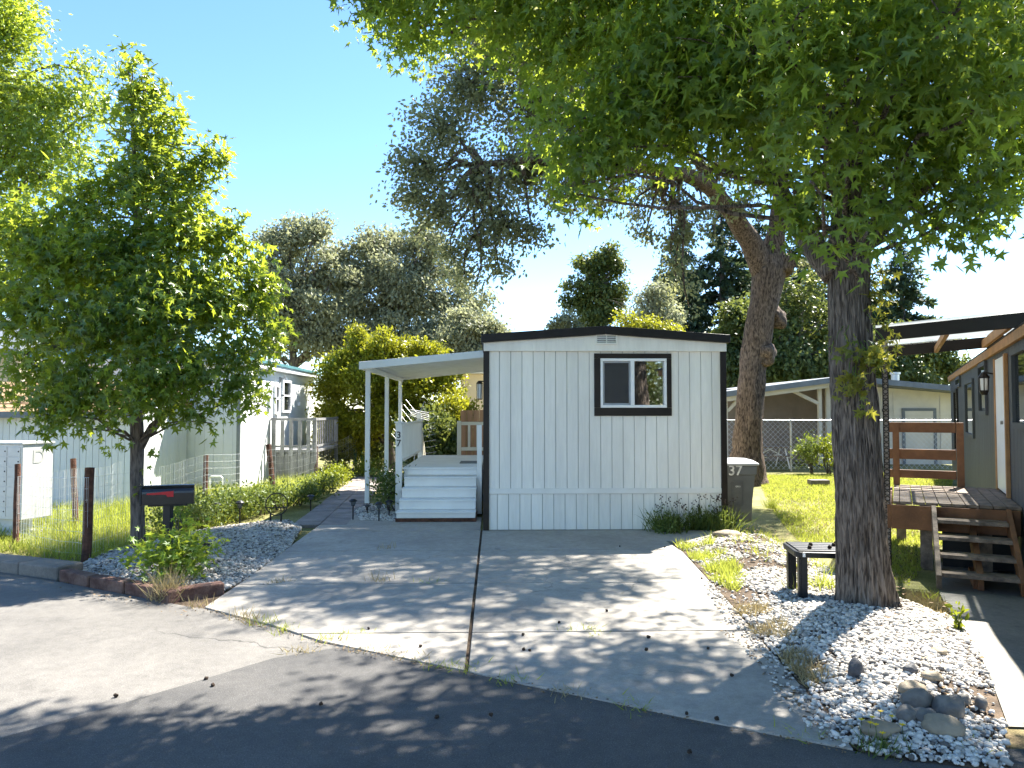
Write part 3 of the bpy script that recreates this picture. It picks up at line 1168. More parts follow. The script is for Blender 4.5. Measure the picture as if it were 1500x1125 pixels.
for x in (XL, XR - .085):
    mb = MB(); mb.box(x, x + .085, YF - .028, YF + .05, .0, 2.575); mb.build('corner_trim', m_black, home, bevel=.004)
mb = MB()
mb.box(XL + .02, XL + .08, YF + .09, 22.4, 0, 2.70); mb.build('side_wall', m_white, home)
mb = MB(); mb.box(XR - .08, XR - .02, YF + .09, 22.4, 0, 2.70); mb.build('side_wall', m_white, home)
mb = MB(); mb.box(XL + .02, XR - .02, 22.41, 22.5, 0, 2.72); mb.build('rear_wall', m_white, home)
m_room = M('room_lining', (.16, .15, .14), .8, .1, 2)
mb = MB(); mb.box(XL + .09, XR - .09, YF + .1, 22.3, .45, .5); mb.box(XL + .09, XR - .09, 13.2, 13.25, .51, 2.5); mb.build('room_lining', m_room, home)
mb = MB(); mb.prism([(XL + .005, YF - .06, 2.56), (XR - .005, YF - .06, 2.56), (XR - .005, YF - .06, 2.682), (1.6, YF - .06, 2.80), (XL + .005, YF - .06, 2.682)], (0, .05, 0))
mb.build('gable_fascia', m_siding, home, bevel=.004)
mb = MB(); mb.box(XL + .03, XR - .03, YF - .0095, YF + .05, 2.565, 2.57); mb.build('soffit_strip', m_white, home)
for sx in (-1, 1):
    mb = MB(); xe = 1.6 + sx * 1.79
    mb.prism([(1.6, YF - .13, 2.80), (xe, YF - .13, 2.678), (xe, YF - .13, 2.795), (1.6, YF - .13, 2.922)], (0, 12.1, 0))
    mb.build('roof', m_roofblack, home, bevel=.012)
mb = MB()
vx0, vx1, vz0, vz1 = 1.455, 1.77, 2.655, 2.805
yv = YF - .085
for s in ((vx0, vx1, vz0, vz0 + .022), (vx0, vx1, vz1 - .022, vz1), (vx0, vx0 + .022, vz0 + .023, vz1 - .023), (vx1 - .022, vx1, vz0 + .023, vz1 - .023), (1.605, 1.62, vz0 + .023, vz1 - .023)):
    mb.box(s[0], s[1], yv, yv + .03, s[2], s[3])
vent = mb.build('vent', m_white, home, bevel=.003)
mb = MB()
for i in range(3):
    z = vz0 + .03 + i * .033
    mb.pbox((vx0 + .024, yv + .004, z), (vx1 - vx0 - .048, 0, 0), (0, .022, .016), (0, .003, .006))
mb.build('louvre', m_white, vent)
mb = MB(); mb.box(vx0 + .02, vx1 - .02, YF - .0605, YF - .0600, vz0 + .02, vz1 - .02); mb.build('vent_screen', m_groove, vent)
# window
mb = MB()
for s in ((1.44, 2.56, 1.63, 1.745), (1.44, 2.56, 2.462, 2.53), (1.44, 1.528, 1.747, 2.460), (2.492, 2.56, 1.747, 2.460)):
    mb.box(s[0], s[1], YF - .026, YF + .004, s[2], s[3])
win = mb.build('window', m_black, home, bevel=.004)
mb = MB()
for s in ((1.531, 2.489, 1.748, 1.787), (1.531, 2.489, 2.421, 2.459), (1.531, 1.566, 1.788, 2.420), (2.454, 2.489, 1.788, 2.420), (1.968, 2.022, 1.788, 2.420)):
    mb.box(s[0], s[1], YF - .024, YF + .07, s[2], s[3])
mb.build('frame', m_vinyl, win, bevel=.004)
m_screen = M('insect_screen_frame', (.36, .38, .41), .5, .1, 4)
mb = MB()
for s in ((1.567, 1.967, 1.789, 1.812), (1.567, 1.967, 2.396, 2.419), (1.567, 1.590, 1.813, 2.395), (1.944, 1.967, 1.813, 2.395)):
    mb.box(s[0], s[1], YF + .002, YF + .02, s[2], s[3])
mb.build('sash', m_screen, win)
m_glassd = glass_mat('screened_glass', .03, (.45, .45, .47))
mb = MB(); mb.box(1.591, 1.943, YF + .012, YF + .018, 1.813, 2.395); mb.build('pane', m_glassd, win)
m_mesh, nt, N, L, b_ = new_mat('insect_screen'); b_.inputs['Base Color'].default_value = (.05, .05, .052, 1)
tq_ = N.new('ShaderNodeBsdfTransparent'); ms_ = N.new('ShaderNodeMixShader'); ms_.inputs[0].default_value = .62
L.new(tq_.outputs[0], ms_.inputs[1]); L.new(b_.outputs[0], ms_.inputs[2]); L.new(ms_.outputs[0], N['Material Output'].inputs['Surface'])
mb = MB(); mb.box(1.591, 1.943, YF + .006, YF + .007, 1.813, 2.395); mb.build('insect_screen', m_mesh, win)
mb = MB(); mb.box(2.023, 2.453, YF + .030, YF + .036, 1.788, 2.420); mb.build('pane', m_glass, win)
# lantern on the side wall above the deck
m_lamp = M('white_lamp_glass', (.75, .74, .70), .3, .05, 3)
mb = MB()
lx, ly, lz = XL - .10, 12.9, 2.06
mb.lathe([(.02, .17), (.055, .13), (.058, .115), (.0, .115)], (lx, ly, lz), 6).lathe([(.0, -.16), (.048, -.16), (.052, -.145), (.0, -.145)], (lx, ly, lz), 6)
for k in range(6):
    a = k * math.pi / 3
    mb.bar((lx + .05 * math.cos(a), ly + .05 * math.sin(a), lz - .15), (lx + .055 * math.cos(a), ly + .055 * math.sin(a), lz + .12), .008)
mb.bar((lx, ly, lz + .16), (XL + .01, ly, lz + .16), .02); mb.box(XL - .012, XL + .0195, ly - .05, ly + .05, lz - .05, lz + .2)
lan = mb.build('wall_lantern', m_black, home)
mb = MB().lathe([(.042, -.14), (.047, .11)], (lx, ly, lz), 6); mb.build('lamp_glass', m_lamp, lan)
mb = MB(); mb.prism([(1.60, YF + .32, 1.66), (1.74, YF + .30, 1.66), (1.735, YF + .33, 1.98), (1.61, YF + .36, 1.99)], (0, .03, 0))
tag(mb.build('paper_pack', m_white), 'pale paper pack standing inside behind the window screen', 'paper')

# ================================================================== carport roof and posts
car = thing('carport', 'white aluminium carport roof on slim posts beside the mobile home', 'carport', (-1.2, 12.5, 0))
m_alu = M('white_aluminium', (.78, .79, .76), .4, .05, 3)
cx0, cx1, cz0, cz1 = -2.24, XL + .018, 2.46, 2.66
prof = []
y = 12.55
while y < 17.2:
    prof += [(y, 0), (y + .13, 0), (y + .14, .06), (y + .37, .06), (y + .38, 0)]
    y += .40
mb = MB()
vs = []
for (yy, h) in prof:
    vs += [(cx0, yy, cz0 + h), (cx1, yy, cz1 + h), (cx0, yy, cz0 + h + .004), (cx1, yy, cz1 + h + .004)]
fs = []
for i in range(len(prof) - 1):
    a, b = i * 4, (i + 1) * 4
    fs += [(a, a + 1, b + 1, b), (a + 2, b + 2, b + 3, a + 3)]
mb.add(vs, fs).build('roof_panel', m_alu, car)
mb = MB(); mb.prism([(cx0 - .04, 12.46, cz0 - .06), (cx1, 12.46, cz1 - .05), (cx1, 12.46, cz1 + .07), (cx0 - .04, 12.46, cz0 + .07)], (0, .07, 0)); mb.build('front_fascia', m_alu, car, bevel=.006)
mb = MB(); mb.box(cx0 - .05, cx0 - .002, 12.535, 17.25, cz0 - .05, cz0 + .06); mb.build('gutter', m_alu, car, bevel=.006)
mb = MB(); mb.box(cx0 + .06, cx0 + .12, 12.54, 17.2, cz0 - .075, cz0 - .004); mb.build('side_beam', m_alu, car, bevel=.004)
mb = MB(); mb.prism([(cx0, 17.2, cz0 - .05), (cx1, 17.2, cz1 - .03), (cx1, 17.2, cz1 + .05), (cx0, 17.2, cz0 + .05)], (0, .05, 0)); mb.build('rear_fascia', m_alu, car, bevel=.004)
for i, (yy, zb) in enumerate(((12.62, .14), (14.85, .02), (16.95, .02))):
    mb = MB(); mb.box(cx0 + .05, cx0 + .125, yy - .037, yy + .037, zb, cz0 - .076)
    po = mb.build('post', m_alu, car, bevel=.005)
    mb = MB(); mb.box(cx0 + .07, cx0 + .105, yy - .02, yy + .02, -.05, zb + .03); mb.build('post_stub', m_rust, po)

# ================================================================== white deck with steps
deck = thing('porch_deck', 'white painted porch deck with wide closed steps and picket railing', 'deck', (-.9, 11.4, 0))
DX0, DX1, DY0, DY1, DZ = -1.52, -.215, 12.36, 15.8, .76
mb = MB()
y = DY0
while y < DY1 - .02:
    mb.box(DX0, DX1, y, min(y + .137, DY1), DZ - .03, DZ); y += .141
mb.build('deck_floor', m_white, deck, bevel=.003)
mb = MB(); mb.box(DX0 + .01, DX1 - .01, DY0 + .03, DY0 + .05, 0, DZ - .031); mb.box(DX0 + .01, DX0 + .03, DY0 + .051, DY1, 0, DZ - .031); mb.box(DX1 - .03, DX1 - .01, DY0 + .051, DY1, 0, DZ - .031)
mb.build('skirt', m_white, deck)
for i in range(4):
    z0, z1 = (.055 if i == 0 else .155 * i + .003), .155 * (i + 1)
    y0 = 11.42 + .235 * i
    xa = -1.50 + .012 * i
    mb = MB(); mb.box(xa, -.29, y0, y0 + .24 if i < 3 else DY0 + .028, z0, z1 - .026); mb.box(xa - .006, -.284, y0 - .022, min(y0 + .262, DY0 + .028), z1 - .025, z1)
    st = mb.build('step', m_white, deck, bevel=.006)
mb = MB(); mb.box(-1.44, -.29, DY0 - .018, DY0 + .0, .64, DZ - .034); mb.build('top_riser', m_white, deck)
mb = MB(); mb.box(-1.515, -.275, 11.405, DY0 + .02, .0, .054); mb.build('timber_base', m_rust, deck, bevel=.006)


def newel(x0, x1, y0, y1, z0, z1, par=deck, cap=True):
    mb = MB(); mb.box(x0, x1, y0, y1, z0, z1)
    if cap: mb.box(x0 - .02, x1 + .02, y0 - .02, y1 + .02, z1 + .001, z1 + .026)
    return mb.build('newel_post', m_white, par, bevel=.005)


nw = newel(-1.63, -1.525, 12.26, 12.355, 0, 1.50)
m_num = M('dark_numeral', (.03, .035, .035), .5, .1, 5)
for ch, zz in (('3', 1.30), ('7', 1.165)):
    text_mesh(ch, .155, (-1.578, 12.258, zz), (1, 0, 0), (0, 0, 1), .004, 'numeral', m_num, nw)
newel(-.285, -.205, 12.26, 12.33, 0, 1.47, cap=False)
mb = MB(); mb.box(-1.61, -1.54, 12.36, 15.72, 1.455, 1.50); mb.box(-1.60, -1.55, 12.36, 15.72, .84, .885)
rail = mb.build('side_railing', m_white, deck, bevel=.004)
y = 12.43
while y < 15.7:
    mb = MB(); mb.box(-1.592, -1.558, y, y + .05, .886, 1.454); mb.build('baluster', m_white, rail); y += .125
newel(-1.62, -1.53, 15.73, 15.82, 0, 1.50)
mb = MB()
mb.prism([(-1.60, 15.83, 1.42), (-1.60, 16.75, .62), (-1.60, 16.75, .70), (-1.60, 15.83, 1.50)], (.05, 0, 0)); mb.box(-1.61, -1.54, 16.70, 16.78, 0, .7)
for k in range(6):
    yy = 15.92 + k * .13; zt = 1.42 - (yy - 15.83) * .87
    mb.box(-1.59, -1.56, yy, yy + .05, max(0, zt - .75), zt - .003)
mb.build('stair_railing', m_cream, deck)
mb = MB(); mb.box(-.70, -.21, 15.74, 15.80, 1.40, 1.47); mb.box(-.70, -.21, 15.74, 15.79, .86, .93); mb.box(-.79, -.705, 15.72, 15.81, DZ, 1.49)
for x in (-.56, -.38): mb.box(x, x + .05, 15.745, 15.785, .931, 1.399)
mb.build('rear_railing', m_cream, deck, bevel=.004)
m_mat = M('grey_mat', (.20, .205, .20), .95, .2, 40)
mb = MB(); mb.box(-.62, -.24, 13.25, 13.8, DZ + .001, DZ + .014)
tag(mb.build('door_mat', m_mat), 'thin grey door mat lying on the white porch deck', 'door mat')

# ================================================================== television antenna behind the railing
an = thing('antenna', 'old silver television antenna leaning behind the porch railing', 'antenna', tuple(at(606, 668, 17.1) - Vector((0, 0, .2))))
A0, A1 = at(604, 668, 17.1), at(614, 606, 17.3)
mb = MB().tube([A0 - Vector((0, 0, .5)), A1], .012, 6); mb.tube([A1, at(622, 588, 17.3)], .006, 5)
mb.build('boom', m_metal, an)
for i in range(8):
    c = A0.lerp(A1, i / 7)
    s = 1 - .05 * i
    mb = MB().tube([c + Vector((-.50 * s, .1, .52 * s)), c + Vector((-.04, 0, .0)), c + Vector((.56 * s, .0, .10 * s))], .0032, 5); mb.build('rod', m_metal, an)
mb = MB()
for k in range(5):
    mb.tube([A1 + Vector((-.2, 0, -.04 + .035 * k)), A1 + Vector((.22, .05, -.16 + .045 * k))], .007, 5)
mb.box(A1.x - .05, A1.x + .05, A1.y - .03, A1.y + .03, A1.z - .12, A1.z + .02)
mb.build('feed_box', m_vinyl, an)

# ================================================================== wheeled bin
m_bin = M('grey_bin_plastic', (.125, .13, .132), .5, .12, 4, bump=.08, bs=90)
m_binlid = M('grey_bin_lid', (.36, .37, .38), .45, .08, 4)
bx, by = gp(1083, 768).x, gp(1083, 768).y + .22
bn = thing('wheeled_bin', 'grey wheeled waste bin painted with a white 37 beside the house corner', 'waste bin', (bx, by, 0))
rt, rb, rh = .27, .205, .88
rot = Matrix.Rotation(R(-6), 3, 'Z')


def bq(x, y, z):
    v = rot @ Vector((x, y, 0)); return (bx + v.x, by + v.y, z)


mb = MB()
ring = lambda r, d, z: [bq(-r, -d, z), bq(r, -d, z), bq(r, d, z), bq(-r, d, z)]
zs = [(rb, .22, .03), (rb + .012, .232, .35), (rt - .02, .27, .72), (rt - .015, .272, .74), (rt, .295, .75), (rt + .005, .30, rh)]
vs = []; fs = []
for r_, d_, z_ in zs: vs += ring(r_, d_, z_)
for i in range(len(zs) - 1):
    for k in range(4):
        a, b = i * 4 + k, i * 4 + (k + 1) % 4
        fs.append((a, b, b + 4, a + 4))
fs += [(3, 2, 1, 0), tuple(len(vs) - 4 + k for k in range(4))]
mb.add(vs, fs).build('body', m_bin, bn, bevel=.018)
mb = MB()
ls = [(.285, .31, rh + .004), (.30, .325, rh + .012), (.30, .325, rh + .035), (.22, .24, rh + .085), (.08, .1, rh + .10)]
vs = []; fs = []
for r_, d_, z_ in ls: vs += [bq(-r_, -d_ - .01, z_), bq(r_, -d_ - .01, z_), bq(r_, d_, z_), bq(-r_, d_, z_)]
for i in range(len(ls) - 1):
    for k in range(4):
        a, b = i * 4 + k, i * 4 + (k + 1) % 4
        fs.append((a, b, b + 4, a + 4))
fs += [(3, 2, 1, 0), tuple(len(vs) - 4 + k for k in range(4))]
lid = mb.add(vs, fs).build('lid', m_binlid, bn, bevel=.012)
fy = lambda z: -(.232 + (z - .35) / .37 * .038)
pn = MB()
for (x0, x1, z0, z1) in ((-.085, -.075, .30, .64), (.075, .085, .30, .64), (-.074, .074, .63, .64), (-.085, .085, .29, .30)):
    pn.add([bq(x0, fy(z0) - .012, z0), bq(x1, fy(z0) - .012, z0), bq(x1, fy(z1) - .012, z1), bq(x0, fy(z1) - .012, z1),
            bq(x0, fy(z0) + .01, z0), bq(x1, fy(z0) + .01, z0), bq(x1, fy(z1) + .01, z1), bq(x0, fy(z1) + .01, z1)],
           [(0, 1, 2, 3), (7, 6, 5, 4), (0, 4, 5, 1), (1, 5, 6, 2), (2, 6, 7, 3), (3, 7, 4, 0)])
pn.build('front_rib', m_bin, bn)
m_spray = M('white_spray_paint', (.62, .62, .60), .8, .25, 12)
nv = rot @ Vector((0, -1, 0)); rv = rot @ Vector((1, 0, 0))
text_mesh('37', .21, Vector(bq(-.045, -.305, .805)), rv, (0, 0, 1), .002, 'numeral', m_spray, bn)
mb = MB()
for k in (-1, 0, 1):
    c = Vector(bq(.0 + k * .025, fy(.57) - .014, .57)); mb.torus(c, rv, (0, 0, 1), .0095, .003, 12, 5)
mb.build('emblem', m_spray, bn)
mb = MB().tube([bq(-.22, .34, .86), bq(.22, .34, .86)], .014, 8); mb.tube([bq(-.22, .34, .86), bq(-.22, .28, .84)], .012, 6); mb.tube([bq(.22, .34, .86), bq(.22, .28, .84)], .012, 6)
mb.build('handle', m_bin, bn)
for s in (-1, 1):
    a, b = Vector(bq(s * .215, .22, .12)), Vector(bq(s * .265, .22, .12))
    mb = MB().tube([a, b], .12, 18); mb.build('wheel', m_bplast, bn)

# ================================================================== black bench table by the big tree
bt = gp(1160, 872)
T0x, T0y = 2.63, 6.40
tb = thing('side_table', 'low black slatted table standing on the white pebbles behind the trunk', 'table', (T0x + .35, T0y + .3, .03))
ta = R(-8)
tr = Matrix.Rotation(ta, 3, 'Z')


def tq(x, y, z):
    v = tr @ Vector((x, y, 0)); return Vector((T0x + v.x, T0y + v.y, z))


TZ = .475
mb = MB()
out = []
for cx, cy_, a0 in ((.60, .08, -90), (.60, .47, 0), (.06, .47, 90), (.06, .08, 180)):
    for k in range(4):
        a = R(a0 + k * 30); out.append(tq(cx + .06 * math.cos(a), cy_ + .06 * math.sin(a), TZ - .055))
mb.prism(out, (0, 0, .05))
tt_ = mb.build('tabletop', m_bplast, tb, bevel=.008)
mb = MB()
for k in range(5): mb.pbox(tq(.03, .06 + k * .088, TZ - .006), tr @ Vector((.60, 0, 0)), tr @ Vector((0, .076, 0)), (0, 0, .012))
mb.build('slat', m_bplast, tb, bevel=.003)
for (x, y) in ((.03, .05), (.03, .42), (.56, .05), (.56, .42)):
    mb = MB(); zb = mound_r(T0x + x, T0y + y) - .05
    mb.pbox(tq(x, y, zb), tr @ Vector((.022, 0, 0)), tr @ Vector((0, .065, 0)), (0, 0, TZ - .056 - zb)); mb.pbox(tq(x + .0225, y, zb), tr @ Vector((.052, 0, 0)), tr @ Vector((0, .022, 0)), (0, 0, TZ - .056 - zb))
    mb.build('leg', m_bplast, tb, bevel=.004)
mb = MB(); mb.pbox(tq(.055, -.0035 + .02, TZ - .045), tr @ Vector((.022, 0, 0)), tr @ Vector((0, -.004, 0)), (0, 0, .03)); mb.build('sticker', m_white, tb)
for i, (x, y) in enumerate(((.2, .3), (.33, .18), (.45, .4), (.52, .22), (.15, .15), (.4, .3))):
    q = B0.copy(); COL.objects.link(q); q.location = tq(x, y, TZ + .004); q.scale = (1, 1, 1)
    tag(q, 'dark spiky seed ball lying on the low black table', 'seed ball', 'seed balls on the black table')

# ================================================================== neighbour's dark home, porch and canopy
TH = R(29.1)
E1 = Vector((math.sin(TH), math.cos(TH), 0)); E2 = Vector((-math.cos(TH), math.sin(TH), 0))
ON = at(1500, 602, 8.3); ON.z = 0


def wt(px, py=602):
    """Distance along the neighbour's wall, and height, seen at a pixel."""
    r = fwd + (px - 750) / F * rgt + (562.5 - py) / F * upv
    k = (ON - CAM).dot(E2) / r.dot(E2)
    p = CAM + r * k
    return (p - ON).dot(E1), p.z


def W(t, n, z):
    return ON + E1 * t + E2 * n + Vector((0, 0, z))


TF = wt(1393)[0]
nh = thing('neighbour_home', 'charcoal mobile home with cedar trimmed eave and a row of narrow windows', 'mobile home', W(2, 0, -.15))
mb = MB()
t = -4.2
while t < TF - .01:
    b = min(.30, TF - t)
    mb.pbox(W(t, -.02, -.25), E1 * (b - .012), E2 * .02, (0, 0, 2.78)); t += .30
mb.build('side_wall', m_greysiding, nh, bevel=.003)
mb = MB(); mb.pbox(W(-4.2, -3.6, -.25), E1 * (TF + 4.2 - .01), E2 * 3.575, (0, 0, 2.75)); mb.build('wall_core', m_greysiding, nh)
mb = MB(); mb.pbox(W(-4.4, .002, 2.51), E1 * (TF + 4.5), E2 * .05, (0, 0, .12)); mb.build('cedar_fascia', m_cedar, nh, bevel=.005)
mb = MB(); mb.prism([W(-4.5, .045, 2.635), W(-4.5, .045, 2.66), W(-4.5, -1.9, 3.05), W(-4.5, -3.9, 2.70), W(-4.5, -3.9, 2.635)], E1 * (TF + 4.7)); mb.build('roof', m_roofblack, nh)
for (xa, xb, ya, yb, nm) in ((1437, 1448, 530, 608, 0), (1416.5, 1428, 556, 640, 0), (1403, 1409, 551, 567, 0), (1399.5, 1404, 570, 662, 1)):
    t0, t1 = wt(xb)[0], wt(xa)[0]
    tm = wt((xa + xb) / 2, ya)[1], wt((xa + xb) / 2, yb)[1]
    mb = MB()
    fwid = .07
    for (a, b, c, d) in ((t0, t1, tm[0] - fwid, tm[0]), (t0, t1, tm[1], tm[1] + fwid), (t0, t0 + fwid, tm[1] + fwid + .002, tm[0] - fwid - .002), (t1 - fwid, t1, tm[1] + fwid + .002, tm[0] - fwid - .002)):
        mb.pbox(W(a, .002, c), E1 * (b - a), E2 * .04, (0, 0, d - c))
    wi = mb.build('window', m_greysiding if not nm else m_black, nh)
    mb = MB(); mb.pbox(W(t0 + .05, .004, tm[1] + .05), E1 * (t1 - t0 - .1), E2 * .012, (0, 0, tm[0] - tm[1] - .1)); mb.build('pane', m_darkglass, wi)
t1, zt = wt(1487, 513); zb = wt(1487, 627)[1]
mb = MB()
for (a, b, c, d) in ((t1 - 1.5, t1, zt - .07, zt), (t1 - 1.5, t1, zb, zb + .07), (t1 - .07, t1, zb + .072, zt - .072), (t1 - 1.5, t1 - 1.43, zb + .072, zt - .072)):
    mb.pbox(W(a, .002, c), E1 * (b - a), E2 * .05, (0, 0, d - c))
wi = mb.build('window', m_greysiding, nh)
mb = MB(); mb.pbox(W(t1 - 1.45, .004, zb + .05), E1 * 1.4, E2 * .012, (0, 0, zt - zb - .1)); mb.build('pane', m_darkglass, wi)
td0, td1 = wt(1477)[0], wt(1463)[0]
ztop = 2.44
DKZ = .59
mb = MB(); mb.pbox(W(td0, .002, DKZ + .03), E1 * (td1 - td0), E2 * .03, (0, 0, ztop - DKZ - .05)); dr = mb.build('door', m_vinyl, nh)
mb = MB(); mb.tube([W(td0 + .1, .05, 1.55), W(td0 + .1, .08, 1.55)], .025, 8); mb.build('handle', m_metal, dr)
for (a, b) in ((td0 - .10, td0 - .002), (td1 + .002, td1 + .10)):
    mb = MB(); mb.pbox(W(a, .002, DKZ), E1 * (b - a), E2 * .045, (0, 0, ztop - DKZ)); mb.build('door_jamb', m_cedar, nh, bevel=.004)
# wall lantern
lt, lz = wt(1455, 538)
lc = W(lt - .42, .16, 2.10)
mb = MB().lathe([(.0, .17), (.03, .15), (.075, .09), (.078, .075), (.0, .075)], lc, 8).lathe([(.0, -.17), (.03, -.17), (.06, -.12), (.06, -.105), (.0, -.105)], lc, 8)
for k in range(6):
    a = k * math.pi / 3
    mb.bar(lc + Vector((.055 * math.cos(a), .055 * math.sin(a), -.11)), lc + Vector((.068 * math.cos(a), .068 * math.sin(a), .08)), .009)
mb.bar(lc + Vector((0, 0, .16)), lc - E2 * .165 + Vector((0, 0, .12)), .022); mb.pbox(lc - E2 * .168 - E1 * .06 + Vector((0, 0, -.08)), E1 * .12, E2 * .02, (0, 0, .26))
nl = mb.build('wall_lantern', m_black, nh)
mb = MB().lathe([(.05, -.10), (.06, .07)], lc, 8); mb.build('lamp_glass', m_lamp, nl)

# porch
D0 = at(1308, 735, 9.1); D0.z = 0
wd = -(D0 - ON).dot(E2) * -1           # how far the deck reaches out from the wall
wd = (D0 - ON).dot(E2)
s0 = (D0 - ON).dot(E1)
LD = 2.35
ph = thing('wooden_porch', 'reddish wooden porch with open steps and three board rail by the dark home', 'porch', W(s0 + 1, wd / 2, -.18))
mb = MB()
n = 0.012
while n < wd - .02:
    mb.pbox(W(s0, n, DKZ - .035), E1 * LD, E2 * min(.132, wd - n), (0, 0, .035)); n += .139
mb.build('deck_floor', m_weathered, ph, bevel=.004)
mb = MB(); mb.pbox(W(s0 - .002, .03, DKZ - .33), E1 * -.04, E2 * (wd - .01), (0, 0, .29)); mb.build('front_fascia', m_redwoodpaint, ph, bevel=.004)
mb = MB(); mb.pbox(W(s0 - .04, wd + .022, DKZ - .33), E1 * (LD + .04), E2 * .04, (0, 0, .29)); mb.build('side_fascia', m_redwoodpaint, ph, bevel=.004)
for (a, b) in ((s0 + .08, wd - .42), (s0 + LD - .15, wd - .15), (s0 + .08, .3)):
    mb = MB(); p = W(a, b, 0); zz = gz(p.x, p.y) - .1
    mb.pbox(W(a, b, zz), E1 * .13, E2 * .13, (0, 0, DKZ - .04 - zz)); mb.build('leg', m_weathered, ph)
w0 = wd - .46
for sgn, nn in ((0, w0), (1, .12)):
    mb = MB(); mb.prism([W(s0 - .05, nn, DKZ - .02), W(s0 - .05, nn, DKZ - .30), W(s0 - 1.12, nn, -.20), W(s0 - 1.16, nn, -.05)], E2 * .05)
    mb.build('stringer', m_weathered if sgn == 0 else m_redwoodpaint, ph, bevel=.003)
for i in range(4):
    z = DKZ - .155 * (i + 1)
    mb = MB(); mb.pbox(W(s0 - .06 - .26 * i, .172, z - .04), E1 * -.27, E2 * (w0 - .175), (0, 0, .04)); mb.build('tread', m_weathered, ph, bevel=.004)
mb = MB(); mb.pbox(W(s0 + .30, .02, -.25), E1 * .02, E2 * (wd - .55), (0, 0, .78)); mb.build('skirt_panel', m_bplast, ph)
mb = MB(); mb.pbox(W(s0 - .9, w0 * .55, -.22), E1 * .7, E2 * .09, (0, 0, .12)); mb.prism([W(s0 - .1, w0 * .55, DKZ - .2), W(s0 - .1, w0 * .55, DKZ - .45), W(s0 - 1.0, w0 * .55, -.2), W(s0 - 1.0, w0 * .55, -.05)], E2 * .06); mb.build('centre_stringer', m_redwoodpaint, ph)
sr = s0 + LD - .06
for (z0, z1) in ((1.38, 1.53), (.98, 1.13), (.70, .82)):
    mb = MB(); mb.pbox(W(sr, .52, z0), E1 * .04, E2 * (wd - .44), (0, 0, z1 - z0)); mb.build('rail_board', m_redwoodpaint, ph, bevel=.004)
for nn in (.42, wd - .08):
    mb = MB(); mb.pbox(W(sr - .02, nn, DKZ), E1 * .09, E2 * .09, (0, 0, 1.53 - DKZ + .0)); mb.build('rail_post', m_redwoodpaint, ph, bevel=.004)

# canopy
cn = thing('porch_canopy', 'dark framed canopy of clear corrugated sheet above the wooden porch', 'canopy', W(s0 + 1, wd + .05, -.15))
sA, sB = s0 - .02, s0 + 3.05
zo, zi = 2.57, 2.66
for (a, nm) in ((sA, 'front_beam'), (sB, 'rear_beam')):
    mb = MB(); mb.prism([W(a, -.9, zi + .07), W(a, wd + .16, zo), W(a, wd + .16, zo + .17), W(a, -.9, zi + .24)], E1 * .06); mb.build(nm, m_black, cn, bevel=.004)
mb = MB(); mb.pbox(W(sA + .062, wd + .05, zo + .005), E1 * (sB - sA - .064), E2 * .06, (0, 0, .10)); mb.build('outer_beam', m_black, cn)
mb = MB(); mb.pbox(W(sA + .062, wd * .52, zo + .045), E1 * (sB - sA - .064), E2 * .05, (0, 0, .09)); mb.build('rafter', m_cedar, cn)
mb = MB(); mb.pbox(W(sA + .062, .06, zi + .0), E1 * (sB - sA - .064), E2 * .05, (0, 0, .12)); mb.build('ledger', m_cedar, cn)
m_poly, nt, N, L, b_ = new_mat('clear_corrugated_sheet')
b_.inputs['Base Color'].default_value = (.34, .36, .36, 1); b_.inputs['Roughness'].default_value = .15
tr_ = N.new('ShaderNodeBsdfTransparent'); tr_.inputs[0].default_value = (.80, .84, .86, 1)
tl_ = N.new('ShaderNodeBsdfTranslucent'); tl_.inputs[0].default_value = (.34, .37, .38, 1)
no_ = N.new('ShaderNodeTexNoise'); no_.inputs['Scale'].default_value = 6; no_.inputs['Detail'].default_value = 6
mr_ = N.new('ShaderNodeMapRange'); mr_.inputs[1].default_value = .4; mr_.inputs[2].default_value = .62; mr_.inputs[3].default_value = .5; mr_.inputs[4].default_value = .97
m1_ = N.new('ShaderNodeMixShader'); m2_ = N.new('ShaderNodeMixShader'); m2_.inputs[0].default_value = .5
L.new(no_.outputs[0], mr_.inputs[0]); L.new(b_.outputs[0], m2_.inputs[1]); L.new(tl_.outputs[0], m2_.inputs[2])
L.new(mr_.outputs[0], m1_.inputs[0]); L.new(tr_.outputs[0], m1_.inputs[1]); L.new(m2_.outputs[0], m1_.inputs[2])
L.new(m1_.outputs[0], N['Material Output'].inputs['Surface'])
vs, fs = [], []
K = 120
for k in range(K + 1):
    s_ = sA + .07 + (sB - sA - .08) * k / K
    h = .018 * math.sin(k * 2 * math.pi / 5)
    vs += [W(s_, -.9, zi + .265 + h), W(s_, wd + .16, zo + .195 + h)]
for k in range(K): fs.append((2 * k, 2 * k + 1, 2 * k + 3, 2 * k + 2))
MB().add(vs, fs).build('corrugated_sheet', m_poly, cn, smooth=True)
pp = W(sA + .03, wd + .10, 0); zg = gz(pp.x, pp.y) - .1
m_tan = M('tan_post', (.36, .29, .235), .7, .15, 5)
mb = MB(); mb.pbox(W(sA + .01, wd + .035, zg), E1 * .05, E2 * .05, (0, 0, zo - zg)); po = mb.build('post', m_tan, cn, bevel=.004)
mb = MB()
z = zg + .15
while z < zo - .25:
    mb.torus(W(sA - .006, wd + .06, z + .035), E2, (0, 0, 1), .026, .0055, 12, 5); z += .066
for nn in (.03, .09): mb.tube([W(sA - .006, wd + nn, zg + .05), W(sA - .006, wd + nn, zo)], .006, 5)
mb.build('lattice', m_black, po)

